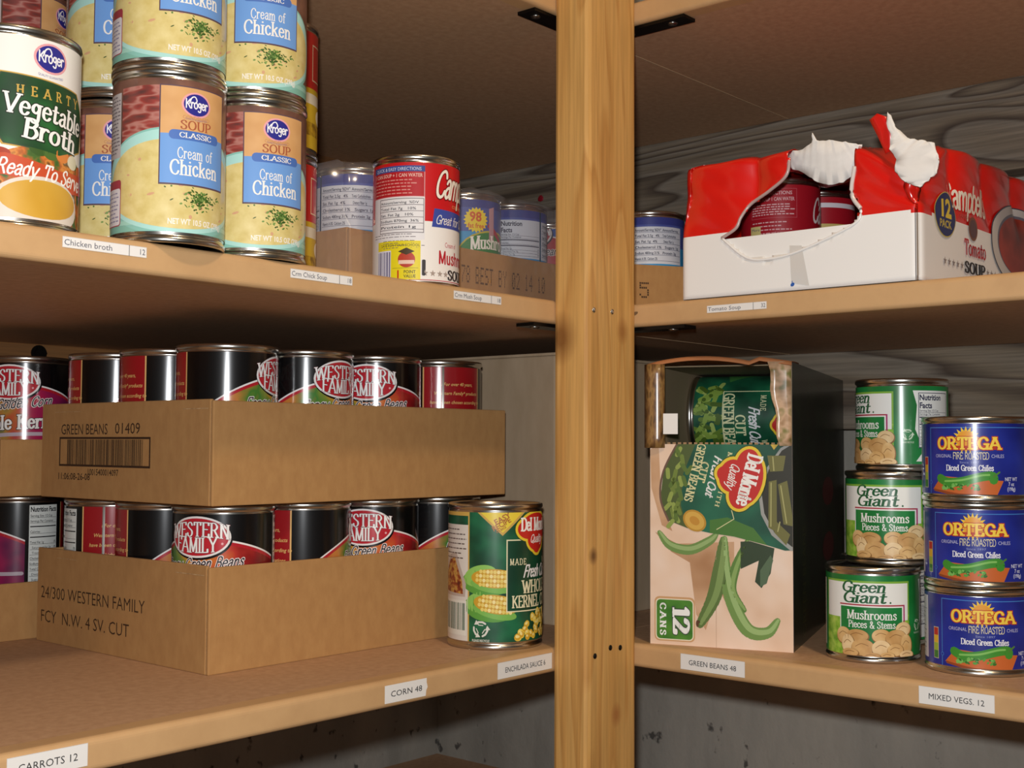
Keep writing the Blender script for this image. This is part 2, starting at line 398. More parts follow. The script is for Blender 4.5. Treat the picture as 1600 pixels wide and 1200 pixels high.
def cream_soup_label():
    R, H = .0327, 89.0; s = full(R, H, blur_print('soup_backdrop', [(.3, '#5a3a30'), (.7, '#7d5443')], 8))
    red = blur_print('soup_red_cloth', [(.28, '#5a3430'), (.42, '#8a3830'), (.5, '#b0766a'), (.58, '#943a32'), (.7, '#5e3430')], 9, 1, (.7, 2.2, 1), 1)
    red.node_tree.nodes['Mapping'].inputs['Rotation'].default_value = (0, 0, .75)
    s.poly([(-46, 30), (-20, 30), (-20, 85), (-46, 84)], red, 1)
    s.rect(-102, 0, 102, 9, ink('#7eb3a0', 1), 1)
    s.ell(-10, 29, 52, 32, ink('#86bcae', 1), 2, n=60); s.ell(-10, 29.6, 50.5, 30.2, ink('#a9d6cc', 1), 3, n=60)
    s.ell(-10, 28, 47, 26, blur_print('soup_cream', [(.25, '#c9b266'), (.5, '#d6c27e'), (.72, '#dfcd8e'), (.8, '#bf9c68')], 13, 1, (1, 1, 1), 4), 4, n=60)
    s.rect(-102, 4, 102, 6.5, ink('#9ccab8', 1), 2)
    R_ = random.Random(5); gs = [ink(c, 1) for c in ('#3f5f24', '#587a34', '#76924a', '#2f4c1c')]
    for i in range(190):
        a, d = R_.uniform(0, 6.28), abs(R_.gauss(0, 1)); x, y = 3+d*7.4*math.cos(a), 20+d*3.9*math.sin(a)
        if y > 27.5: continue
        s.ell(x, y, R_.uniform(.5, 1.5), R_.uniform(.3, .7), gs[i % 4], 5, R_.uniform(-1, 1), 6)
    for i in range(26): s.ell(R_.uniform(-45, 30), R_.uniform(9, 44), R_.uniform(1, 2.6), R_.uniform(.6, 1.4), ink('#cf9f78', 1), 4, R_.uniform(-1, 1), 7)
    s.rect(-21.4, 27.2, 21.4, 85.3, ink('#5b4550', 1), 5)
    s.rect(-20.7, 28.2, 20.7, 57, ink('#6d9bd6', 1), 6); s.rect(-20.7, 57, 20.7, 84.6, blur_print('soup_panel', [(.3, '#cf9a60'), (.7, '#dba970')], 6), 6)
    oval_logo(s, 0, 75, .92, 7)
    br = ink('#a5573a', 1)
    s.text('CONDENSED', 0, 66.2, 2.2, ink('#c0825a', 1), 17, l=8, sx=.8); s.pen('SOUP', 0, 60.2, 5, br, 19, l=8)
    s.rrect(-16, 53.8, 16, 59.4, 2.6, ink('#4a6fb4', 1), 7); s.pen('CLASSIC', 0, 55.2, 2.9, WHITE1, 20, l=8)
    s.pen('Cream of', 0, 43, 6.2, WHITE1, 22, l=8, a=.07, b=.04); s.pen('Chicken', 0, 33.4, 8.4, WHITE1, 30, l=8, a=.085, b=.045)
    s.text('NET WT 10.5 OZ (298g)', 2, 4.6, 3.4, ink('#efe8dc', 1), 36, l=6, bold=.02)
    s.rect(-62, 44, -47, 82, ink('#bdb3b0', 1), 5); s.grey_lines(-61, 46, -48, 81, 16, ink('#6b5f66', 1), 6, .7, 3)
    s.rrect(-64, 4, -46, 31, 2, ink('#a03844', 1), 5); s.rrect(-63.4, 4.6, -46.6, 26, 1.6, ink('#ddd6d6', 1), 6); s.grey_lines(-62, 6, -48, 24.5, 8, ink('#8a84a0', 1), 7, .7, 4)
    s.rect(64, 6, 98, 84, ink('#d6cfc8', 1), 5); s.grey_lines(66, 8, 96, 80, 24, ink('#5a545c', 1), 6, .7, 6)
    return s.wrap('soup_label', R+.0003, .0063)
def script_words(s, t, u, v, h, fit, dark, l=6, k=.0):
    s.pen(t, u, v, h, dark, fit, a=.075, b=.06, serif=False, gap=.1, l=l, shear=.3, out=ink('#e9e0da', 1), og=.07, tf=(lambda a, b: (a, b+k*(a-u))))
def family_logo(s, u, v, k=1.0, l=5, red='#b8232f'):
    s.ell(u+.6*k, v-.8*k, 25.2*k, 15.4*k, BLACK2, l-1, n=40); s.ell(u, v, 24.6*k, 14.6*k, ink('#e8e2de', 2), l, n=40); s.ell(u, v, 23*k, 13.2*k, ink(red, 2), l+1, n=40)
    arc = lambda a, b: (a, b - .004/k*(a-u)**2)
    s.pen('WESTERN', u, v+.6*k, 9.8*k, ink('#efece8', 2), 46*k, a=.09, b=.035, gap=.13, l=l+3, out=ink('#5a1018', 2), og=.03, tf=arc)
    s.pen('FAMILY', u-1.5*k, v-10.8*k, 10.2*k, ink('#efece8', 2), 32.5*k, a=.095, b=.035, gap=.13, l=l+3, out=ink('#5a1018', 2), og=.03, tf=lambda a, b: (a, b + .004/k*(a-u)**2))
    s.ell(u+18.5*k, v-4.6*k, .9*k, .9*k, ink('#e6a6a6', 2), l+2, n=8)
def nutrition(s, u0, v0, u1, v1, bg, fg, l=3, head=3.6, two=False):
    s.rect(u0, v0, u1, v1, bg, l); W = u1-u0
    rows = ['Serving Size 1/2 Cup', 'Servings Per Container', '', 'Calories', '', 'Total Fat 1g', '  Saturated Fat 0g', '  Trans Fat 0g', 'Cholesterol 0mg', 'Sodium', 'Total Carb', '  Dietary', '  Sugars', 'Protein']
    y = v1 - 1.2 - head
    if two: s.text('Nutrition', u0+.8, y, head, fg, None, 'l', .03, l+1, sx=.85); y -= head*1.35; s.text('Facts', u0+.8, y, head, fg, None, 'l', .03, l+1, sx=.85)
    else: s.text('Nutrition Facts', u0+.9, y, head, fg, W*.93, 'l', .03, l+1)
    st = max(2.6, (y-v0-1)/len(rows)); h = min(2.0, st*.62)
    for i, t in enumerate(rows):
        y -= st
        if y < v0+.5: break
        if not t: s.rect(u0+.8, y+.4, u1-.8, y+1.3, fg, l+1); continue
        wt = sans(t)[1]*h*.9
        s.text(t.strip(), u0+.9+(1.6 if t[0] == ' ' else 0), y, h, fg, min(wt, W*.8), 'l', .01 if t[0] != ' ' else 0, l+1)
        s.rect(u0+.8, y-.75, u1-.8, y-.5, fg, l+1)
        if i > 4: s.text('0%', u1-.9, y, h, fg, None, 'r', .01, l+1, sx=.8)
def veg_print(name, stops):
    if name in MATS: return MATS[name]
    m = ink('#808081', 2).copy(); MATS[name] = m; nt, N, L, b = nodes_of(m)
    mp = coords(nt, 'UV'); n = N.new('ShaderNodeTexNoise'); n.inputs['Scale'].default_value = 7; n.inputs['Detail'].default_value = 1; L.new(mp.outputs[0], n.inputs['Vector'])
    sp = N.new('ShaderNodeSeparateXYZ'); L.new(mp.outputs[0], sp.inputs[0])
    mr = N.new('ShaderNodeMapRange'); mr.inputs['From Min'].default_value = -.76; mr.inputs['From Max'].default_value = .64; L.new(sp.outputs[0], mr.inputs['Value'])
    q = N.new('ShaderNodeMath'); q.operation = 'MULTIPLY_ADD'; q.inputs[1].default_value = .42; L.new(n.outputs['Fac'], q.inputs[0]); L.new(mr.outputs[0], q.inputs[2])
    q2 = N.new('ShaderNodeMath'); q2.operation = 'SUBTRACT'; q2.inputs[1].default_value = .21; L.new(q.outputs[0], q2.inputs[0])
    r = ramp(nt, stops); L.new(q2.outputs[0], r.inputs[0]); L.new(r.outputs[0], b.inputs['Base Color']); return m
def family_label(kind):
    R, H = .0365 if kind != 'soup' else .0322, 100.0 if kind != 'soup' else 89.0
    s = full(R, H, BLACK2 if kind != 'soup' else ink('#2f5aa8', 2)); W = ink('#e8e2de', 2); RD = ink('#b01c28', 2)
    veg = {'beans': veg_print('family_veg', [(0, '#8c2a1c'), (.12, '#b8562a'), (.24, '#c07a34'), (.33, '#3f7a2e'), (.42, '#7f8a34'), (.5, '#cf8c2e'), (.6, '#cc6a2a'), (.72, '#b8352a'), (.85, '#8c1a1c'), (1, '#6c1418')]),
           'corn': veg_print('family_corn', [(0, '#9c1a4c'), (.2, '#b03a3c'), (.32, '#2c6f78'), (.42, '#4f6a48'), (.5, '#a8803a'), (.58, '#b8552f'), (.68, '#a81c48'), (.85, '#8e1a4c'), (1, '#5c1644')]),
           'soup': blur_print('family_stock', [(.3, '#b0242c'), (.7, '#c43238')], 4, 2)}[kind]
    arc = lambda u: 84 - (36*(u/76)**2 if u < 0 else 22*(u/76)**2)
    us = [-74+2*i for i in range(70)] ; us = [u for u in us if u <= 62]
    for a, b in zip(us, us[1:]):
        for off, m, l in ((0, W, 1), (1.3, RD, 2), (3.7, veg, 3)):
            s.poly([(a, -1), (b, -1), (b, arc(b)-off), (a, arc(a)-off)], m, l)
    family_logo(s, 0, 84, 1.0)
    if kind == 'corn':
        script_words(s, 'Fancy Golden Corn', 0, 62.5, 7.8, 68, ink('#2a2026', 2), 6, .09)
        s.pen('Whole Kernel', 6, 45.5, 11, ink('#ece8e2', 2), 70, a=.11, b=.06, l=6, out=ink('#2a1a20', 2), og=.05, tf=lambda a, b: (a, b+.05*a))
        s.line([(-40, 36), (0, 41), (60, 42)], 3, ink('#b7a5ad', 2), 5, True)
        s.rect(-74, -1, 62, 30, blur_print('corn_heap', [(.3, '#a89a6a'), (.6, '#cfc59a')], 40, 2), 5)
    else:
        script_words(s, 'Fancy Green Beans', 0, 61.6, 7.6, 66, ink('#2a2026', 2), 6, .06)
        s.pen('Cut', 2, 44, 12, ink('#ece8e2', 2), 22, a=.11, b=.06, l=6, out=ink('#2a1a20', 2), og=.05)
    nutrition(s, 65, 30, 92, 98, ink('#d9dcd6', 2), ink('#14131a', 2), 2, 4.2)
    c = PI*R*1000
    s.rect(98, -1, c, 100, ink('#e0b070', 2), 2); s.rect(-c, -1, -78, 100, ink('#e0b070', 2), 2)
    s.rect(99.2, -1, c, 100, ink('#96161c', 2), 3); s.rect(-c, -1, -79.2, 100, ink('#96161c', 2), 3)
    gold = ink('#dcb06a', 2)
    for i, t in enumerate(['For over 40 years,', 'Western Family* products', 'have been chosen according to', 'our highest specifications,', 'guaranteeing our customers', 'a satisfying experience.', 'These are some of our other', 'fine products.']):
        for off in (0, -2*c):
            s.text(t, 128+off, 84-i*7.6, 2.9, gold, min(54, sans(t)[1]*2.9*.95), l=4, shear=.2, bold=.015)
    return s.wrap('family_label_'+kind, R+.0003, .0062)
def broth_label():
    R, H = .0374, 100.0; s = full(R, H, WHITE1); gold = ink('#c9a24a', 1)
    oval_logo(s, 4, 85, 1.05, 2)
    hexo = [(-33, 55), (-22, 73), (24, 70), (36, 56), (30, 40), (10, 33), (-20, 36)]
    grow = lambda k: [(1+(x-1)*k, 54+(y-54)*k) for x, y in hexo]
    s.poly(grow(1.09)[::-1], gold, 1); s.poly(grow(1.05)[::-1], ink('#3a4a34', 1), 2); s.poly(grow(1.02)[::-1], blur_print('broth_green', [(.3, '#18301c'), (.5, '#1f4a26'), (.7, '#2f7a3a')], 3, 1), 3)
    x = -13
    for ch in 'HEARTY': s.pen(ch, x, 62.5, 5, gold, a=.1, b=.06, l=4); x += 7.4
    w = ink('#f2eee6', 1); dk = ink('#1c2c1a', 1)
    s.pen('Vegetable', 4, 50.5, 10.5, w, 51, a=.095, b=.045, gap=.11, l=6, shear=.12, out=dk, og=.06, tf=lambda a, b: (a, b-.1*a))
    s.pen('Broth', 6, 38.5, 10.5, w, 34, a=.095, b=.045, gap=.11, l=6, shear=.12, out=dk, og=.06, tf=lambda a, b: (a, b-.1*a))
    vg = blur_print('broth_vegetables', [(.28, '#24391c'), (.42, '#4a6a2c'), (.5, '#b8602a'), (.56, '#d98a3c'), (.64, '#5a3a1c'), (.75, '#d8cfa8')], 9, 1, detail=3)
    s.fill([(-44, -6), (40, -6), (36, 26), (22, 35), (8, 38), (-12, 34), (-40, 24)], vg, 1)
    for (cx, cy, rr, c) in ((-2, 35, 6, '#3c5a26'), (5, 33, 5, '#4d6d30'), (13, 33, 5, '#d8803a'), (22, 31, 5, '#ded6ba'), (31, 27, 4.5, '#c4682e'), (-36, 10, 6, '#c8552e'), (-30, 4, 5, '#d8702e')): s.ell(cx, cy, rr, rr*.8, ink(c, 1), 3)
    s.poly([(-48, 27), (-20, 30), (10, 24), (38, 26), (40, 15), (10, 12), (-20, 18), (-50, 17)][::-1], ink('#c64f2a', 1), 4); s.ell(-26, 29, 9, 4, ink('#a83c20', 1), 3, .1)
    s.pen('Ready To Serve', 3, 17.6, 8.2, w, 55, a=.08, b=.06, serif=False, gap=.07, l=6, shear=.3, tf=lambda a, b: (a, b-.06*a))
    s.ell(0, 4, 27, 15, ink('#ddd2c4', 1), 5); s.ell(1, 6.5, 24, 10.5, blur_print('broth_gold', [(.3, '#c8962c'), (.7, '#d8ab48')], 3, 1), 6)
    s.P = s.P[:1] + [([(x, y+5) for x, y in p], m, l) for p, m, l in s.P[1:]]
    s.rect(-100, 5, -60, 92, ink('#ded8d0', 1), 1); s.grey_lines(-98, 8, -62, 88, 26, ink('#6a6a6a', 1), 2)
    return s.wrap('broth_label', R+.0003, .0062)
def signature(s, u, v, h, fit, m, l=5, rot=0, out=None):
    s.pen("Campbell's", u, v, h, m, fit, a=.085, b=.06, serif=False, gap=.0, l=l, shear=.25, rot=rot, out=out, og=.05)
def mushroom_soup_label():
    R, H = .033, 89.0; s = full(R, H, WHITE1); RED = ink('#c8141a', 1); k = ink('#6a5f62', 1)
    s.rect(-104, 45, 104, 90, RED, 1)
    signature(s, 2, 64, 20, 54, ink('#f4ead8', 1), 6, out=ink('#7a0c10', 1))
    s.text('CONDENSED', 2, 57, 2.4, ink('#e8b070', 1), 20, l=6)
    s.poly([(-27, 41), (27, 41), (27, 53), (-25, 55)], ink('#3b4c9c', 1), 4); s.pen('Great for Cooking', 0, 43.6, 6.6, WHITE1, 48, a=.06, b=.05, serif=False, gap=.05, l=5, shear=.3)
    s.ell(34, 45, 9, 9, ink('#b58a3c', 1), 4); s.ell(34, 45, 7.6, 7.6, ink('#d1ab5e', 1), 5)
    s.text('Cream of', -9, 26.5, 4, ink('#c0404a', 1), 13, l=4); s.pen('Mushroom', 0, 14, 9.2, ink('#b8202a', 1), 42, a=.1, b=.07, serif=False, l=4)
    for x in (-32, -26, -20, -14.5, 15.5, 21, 27, 33): s.star(x, 6, 2.6, ink('#a8988c', 1), 4)
    s.pen('SOUP', 0, 2.4, 7, ink('#2a2224', 1), 24, a=.13, b=.07, l=4)
    s.rect(-44, .6, 40, 1.2, ink('#b8404a', 1), 3)
    u0, u1 = -78, -32.5
    s.rect(u0, 63, u1, 86, ink('#d8a0a0', 1), 2); s.rect(u0+.6, 63.5, u1-.6, 82, ink('#b51a22', 1), 3); s.rect(u0, 82, u1, 86.5, ink('#3b4c8c', 1), 3)
    s.text('QUICK & EASY DIRECTIONS', (u0+u1)/2, 82.9, 2.6, ink('#d8dcea', 1), 40, l=4)
    s.text('1 CAN SOUP + 1 CAN WATER', (u0+u1)/2, 78, 2.8, ink('#e8b8a8', 1), 42, l=4, bold=.02)
    s.grey_lines(u0+2, 64.5, u1-2, 77, 5, ink('#d88a80', 1), 4, .9, 8)
    s.rect(u0, 31, u1, 63, ink('#e6e2e0', 1), 3); s.frame(u0+8, 36, u1-.6, 62, .5, k, 4)
    for i, t in enumerate(['Amount/serving  %DV', 'Total Fat 7g   10%', 'Sat. Fat 2g   10%', 'Sodium 870mg  36%', 'Protein 1g']):
        s.text(t, u0+9, 58-i*4.6, 2.0, ink('#2c2830', 1), 32 - 2*(i % 3), 'l', .01, 5); s.rect(u0+8, 56.8-i*4.6, u1-.6, 57.2-i*4.6, k, 4)
    s.grey_lines(u0+1, 32, u1-1, 36, 2, k, 4); s.grey_lines(u0+12, 24, u1, 31, 4, k, 4)
    Y = ink('#e4d21e', 1)
    s.rect(-72, 1, -35.5, 30, Y, 4); s.text('SAVE FOR YOUR SCHOOL', -52, 25.8, 2.1, ink('#4a4420', 1), 32, l=5)
    s.rect(-72, 1, -58.5, 23, ink('#dedbe6', 1), 5); s.bars(-71.5, 1, -59, 22, ink('#6d6a86', 1), 6)
    s.ell(-46, 16, 6.6, 6, ink('#b8402a', 1), 5); s.poly([(-52.5, 22), (-46, 19.4), (-39.8, 22), (-46, 24.8)], ink('#4a3a20', 1), 6); s.rect(-52, 12.6, -40, 15.4, ink('#e8c8b0', 1), 6)
    s.rect(-57, 9.4, -37, 9.8, ink('#a89a20', 1), 5); s.text('1', -53, 2.2, 6, ink('#c0281e', 1), l=6, bold=.03); s.text('POINT', -43.5, 5.6, 2.4, ink('#5a5420', 1), 9, l=6, bold=.02); s.text('VALUE', -43.5, 2.4, 2.4, ink('#5a5420', 1), 9, l=6, bold=.02)
    s.rrect(-34.4, 4, -31.6, 16, 1, ink('#3a3436', 1), 4)
    return s.wrap('mushroom_soup_label', R+.0003, .0063)
def lowfat_soup_label():
    R, H = .0325, 89.0; s = full(R, H, ink('#2f8fc4', 1)); s.rect(-104, 61, 104, 90, ink('#46539a', 1), 1)
    s.rect(-104, 82, 104, 90, ink('#343c84', 1), 2)
    Y = ink('#e8cc2a', 1); s.star(-19, 71, 11.4, Y, 4, 20, .82); s.text('98', -19.5, 70, 8.4, ink('#d05a1e', 1), 11, l=5, bold=.03); s.text('fat free', -19, 64, 4.4, ink('#d05a1e', 1), 15, l=5, bold=.02)
    s.ell(0, 40, 36, 23, ink('#b8a83a', 1), 2); s.ell(0, 39.4, 35, 22, ink('#2d7a3a', 1), 3)
    s.pen('Mushroom', 2, 47, 11, WHITE1, 52, a=.1, b=.05, gap=.08, l=5, tf=lambda a, b: (a, b-.004*a*a))
    s.poly([(-6, 54), (0, 54), (0, 84), (-6, 82)], ink('#b98a92', 1), 4); s.poly([(-8, 66), (14, 50), (16, 54), (-6, 70)], ink('#a8283c', 1), 4)
    nutrition(s, 62, 45, 102, 80, ink('#d2d4da', 1), ink('#34364a', 1), 3, 4.4, True); s.rect(44, 40, 60, 58, ink('#58b4dc', 1), 2); s.grey_lines(45, 40, 59, 56, 5, ink('#bfe0ee', 1), 3)
    s.rect(-102, 45, -52, 80, ink('#d2d4da', 1), 3)
    for i in range(6):
        s.rect(-101, 74.6-i*5.4, -53, 75-i*5.4, ink('#6d7084', 1), 4)
        s.text(['Amount/Serving %DV*', 'Total Fat 2.5g   4%', 'Sat. Fat 1g  4%', 'Cholesterol 1%', 'Sodium 480mg 31%', 'Vitamin A 0%  Calcium 2%'][i], -100, 71.4-i*5.4+4.2, 2.5, ink('#3a3c50', 1), 25-(i % 3)*2, 'l', .02, 5)
        s.text(['Amount/Serving', 'Total Carbohydrate', '  Dietary Fiber 1g', '  Sugars 1g', 'Protein 2g', ''][i], -74, 71.4-i*5.4+4.2, 2.5, ink('#3a3c50', 1), 18-(i % 3)*3, 'l', .02, 5)
    s.rect(-66, 34, -50, 42, ink('#bcd6b8', 1), 2)
    return s.wrap('lowfat_soup_label', R+.0003, .0063)
def tomato_label():
    R, H = .0322, 89.0; s = full(R, H, WHITE1); s.rect(-104, 40, 104, 90, ink('#a01220', 1), 1)
    signature(s, 2, 60, 20, 54, ink('#e8dcd8', 1), 5)
    P = ink('#d8a8a8', 1)
    s.frame(-79, 62, -40, 86, .4, ink('#b85058', 1), 3)
    s.text('EASY DIRECTIONS', -60, 81, 3.0, P, 32, l=4, bold=.02); s.text('1 CAN SOUP 1 CAN WATER', -60, 76, 3.0, P, 36, l=4, bold=.02)
    s.grey_lines(-78, 64, -42, 74, 5, P, 4, .9, 5); s.grey_lines(-78, 42, -44, 60, 6, P, 4, .9, 9)
    s.rect(-80, 41, -70, 56, ink('#cdbf7a', 1), 4); s.text('More', -75, 52, 2.6, ink('#4a4a6a', 1), 8, l=5); s.ell(-73, 45, 3, 3, ink('#c0522a', 1), 5)
    s.rect(44, 54, 92, 66, ink('#c8b068', 1), 3); s.text('WHOLESOME AND', 66, 57.6, 4.4, ink('#5a3420', 1), 42, l=4, bold=.03)
    s.rect(44, 80, 92, 84, ink('#d8d0d4', 1), 3)
    for i, t in enumerate(['Good-serving delicious', 'For Tomato goodness']): s.text(t, 46, 48-i*6, 3, ink('#e4d4d4', 1), 34, 'l', .02, 4)
    return s.wrap('tomato_soup_label', R+.0003, .0063)
def recycle(s, u, v, r, m, l=4, word=True):
    for k in range(3):
        a = PI/2 + k*2*PI/3
        pts = [(u+r*math.cos(a+d)*1.0, v+r*math.sin(a+d)) for d in (-.75, -.3, .3, .62)]
        s.line(pts, r*.26, m, l); e = pts[-1]; t = a+.62+PI/2
        s.poly([(e[0]+r*.42*math.cos(t+q), e[1]+r*.42*math.sin(t+q)) for q in (0, 2.1, 4.2)], m, l)
        s.line([(u+r*.62*math.cos(a+d), v+r*.62*math.sin(a+d)) for d in (-.6, .5)], r*.12, m, l)
    if word: s.text('PLEASE RECYCLE', u, v-r*1.75, r*.34, m, r*2.5, l=l, bold=.02)
def shield(s, u, v, k, rot=0, l=5, two=True):
    """red shield with yellow edge"""
    def lob(g, m, L):
        c, q = math.cos(rot), math.sin(rot)
        for cx, cy, a, b in ((0, 5.5, 15, 8.2), (-9, 2.5, 9.5, 7), (9, 2.5, 9.5, 7), (0, -5, 10, 8), (0, -9, 5, 5.5)):
            s.ell(u+(cx*c-cy*q)*k, v+(cx*q+cy*c)*k, (a+g)*k, (b+g)*k, m, L, rot)
    lob(2.4, ink('#2a4a20', 1), l-1); lob(1.8, ink('#e2c232', 1), l); lob(0, ink('#c0261e', 1), l+1)
    c, q = math.cos(rot), math.sin(rot); P = lambda x, y: (u+(x*c-y*q)*k, v+(x*q+y*c)*k)
    W = ink('#f0ece4', 1); p = P(0, 1.5); s.pen('Del Monte', p[0], p[1], 8.6*k, W, 31*k, a=.13, b=.06, gap=.06, l=l+2, rot=rot, sx=1)
    p = P(0, -7); s.pen('Quality', p[0], p[1], 5.4*k, W, 15*k, a=.07, b=.06, serif=False, gap=.03, l=l+2, shear=.3, rot=rot)
def corn_can_label():
    R, H = .0374, 100.0; G = blur_print('corn_green', [(.35, '#0c3a26'), (.5, '#135236'), (.65, '#1d6a44')], 3.5, 1); s = full(R, H, G)
    gold, cr = ink('#c8a24e', 1), ink('#e6dcb4', 1)
    s.rect(-96, 0, -60, 100, gold, 1); s.rect(-96, 0, -61.2, 97, ink('#d6cfc4', 1), 2)
    s.rect(-96, 90, -61.2, 97, G, 3); s.grey_lines(-92, 62, -63, 88, 7, ink('#5a4a44', 1), 3, .9)
    s.fill([(-94, 34), (-64, 34), (-63, 44), (-74, 68), (-84, 66), (-94, 52)], ink('#b8a89c', 1), 3); s.fill([(-92, 37), (-66, 36), (-67, 46), (-76, 64), (-84, 62), (-92, 52)], blur_print('casserole', [(.3, '#5a2018'), (.45, '#8c3a1e'), (.6, '#c89a4a'), (.75, '#6a1c14')], 22, 1, detail=4), 4)
    s.rect(-93, 4, -62.5, 31, ink('#dedccf', 1), 3); s.bars(-91, 8, -64, 29, ink('#3c5a48', 1), 4, 9)
    tri = [(-54, 101), (-13, 101), (-33, 82)]; s.poly(tri[::-1], gold, 2); s.poly([(-51.5, 101), (-15.5, 101), (-33, 84.4)][::-1], ink('#e2c83c', 1), 3)
    for t, y, h, w in (('EASY', 94, 4.4, 14), ('RECIPE', 89.6, 4, 16), ('ON BACK', 86.6, 2, 9)): s.text(t, -33+(y-90)*.2, y-.4, h, ink('#a8682a', 1), w, l=4, bold=.03, rot=.5, sx=.8)
    for cx, cy, rt in ((-43, 49, -.04), (-41, 29, -.12)):
        s.ell(cx-3, cy-3.4, 21, 10, ink('#5a9a3c', 1), 2, rt); s.ell(cx-8, cy+2, 14, 8, ink('#8cc05a', 1), 2, rt+.3); s.ell(cx+2, cy-6, 18, 5, ink('#7ab450', 1), 3, rt-.1)
        s.ell(cx+4, cy, 19, 7.4, ink('#c99a2c', 1), 4, rt)
        for r in range(4):
            for q in range(13):
                x, y = -14+q*2.8, -5.2+r*3.4
                if (x/18)**2+(y/7)**2 > 1: continue
                s.ell(cx+4+x*math.cos(rt)-y*math.sin(rt), cy+x*math.sin(rt)+y*math.cos(rt), 1.35, 1.55, ink('#e6cc6a' if (q+r) % 3 else '#f0de96', 1), 5, 0, 8)
    s.rect(-30, 23, 30, 79, cr, 6); s.rect(-29.1, 23.9, 29.1, 78.1, blur_print('corn_panel', [(.3, '#0a3020'), (.7, '#0f4a30')], 3, 1), 7)
    shield(s, 0, 84, 1.12, 0, 8)
    s.pen('MADE', -27, 59.4, 4.6, cr, 14, 'l', .08, .05, True, .35, 9); s.pen('WITH', 12, 59.4, 4.6, cr, 14, 'l', .08, .05, True, .35, 9)
    s.pen('Fresh Cut', 0, 49.6, 9, ink('#e8e4e0', 1), 31, a=.1, b=.07, serif=False, gap=.02, l=9, shear=.3)
    s.pen('WHOLE', 0, 37.4, 9.4, cr, 32, a=.1, b=.05, l=9); s.pen('KERNEL CORN', 1, 26.4, 8.8, cr, 52, a=.1, b=.05, l=9)
    R_ = random.Random(2)
    for i in range(70):
        x = R_.uniform(-22, 24); top = 24*(1-(abs(x-6)/30)**2); y = 3+R_.uniform(0, max(top-4, 1))
        s.ell(x, y, 2.5, 2.7, ink(('#e0b83a', '#ecd05a', '#d2a22a')[i % 3], 1), 9+i % 3, 0, 10); s.ell(x-.5, y+.7, 1.1, 1.0, ink('#f2e08e', 1), 12, 0, 7)
    recycle(s, -50, 10, 5.6, ink('#d8d8cc', 1), 4)
    return s.wrap('corn_label', R+.0003, .0062)
def bean_heap(s, u0, v0, u1, v1, l, n=40, seed=3, cols=('#5f7a2c', '#7f9a40', '#98ac58', '#46601f')):
    R_ = random.Random(seed)
    for i in range(n):
        x, y, a = R_.uniform(u0, u1), R_.uniform(v0, v1), R_.uniform(0, 3.1); L = R_.uniform(5, 9)
        s.line([(x-L*.5*math.cos(a), y-L*.5*math.sin(a)), (x+L*.5*math.cos(a), y+L*.5*math.sin(a))], 4, ink(cols[i % len(cols)], 1), l+i % 2)
def green_bean_can_label():
    R, H = .0360, 100.0; G = blur_print('corn_green', [], 1); s = full(R, H, G); cr = ink('#d8d8a8', 1)
    bean_heap(s, -38, 2, 38, 24, 2, 80)
    s.frame(-32, 26, 32, 78, .8, cr, 4); shield(s, 0, 85, 1.05, 0, 8)
    s.pen('MADE', -27, 60, 4.6, cr, 14, 'l', .08, .05, True, .35, 9); s.pen('WITH', 14, 60, 4.6, cr, 14, 'l', .08, .05, True, .35, 9)
    s.pen('Fresh Cut', 0, 50, 9, ink('#e0e0e0', 1), 33, a=.1, b=.07, serif=False, gap=.02, l=9, shear=.3)
    s.pen('CUT', 0, 38, 8.4, cr, 18, a=.1, b=.05, l=9); s.pen('GREEN BEANS', 0, 27.4, 9, cr, 58, a=.1, b=.05, l=9)
    s.ell(38, 30, 9, 9, ink('#8a9c96', 1), 10); s.ell(38, 30, 6, 6, ink('#b8c4bc', 1), 11); s.text('2', 38, 27, 6, ink('#1c3a30', 1), l=12, bold=.03)
    s.fill([(40, 18), (70, 24), (90, 60), (60, 52)], ink('#3c7a3a', 1), 3); s.fill([(-44, 30), (-70, 24), (-90, 60), (-60, 52)], ink('#3c7a3a', 1), 3)
    return s.wrap('green_bean_label', R+.0003, .0062)
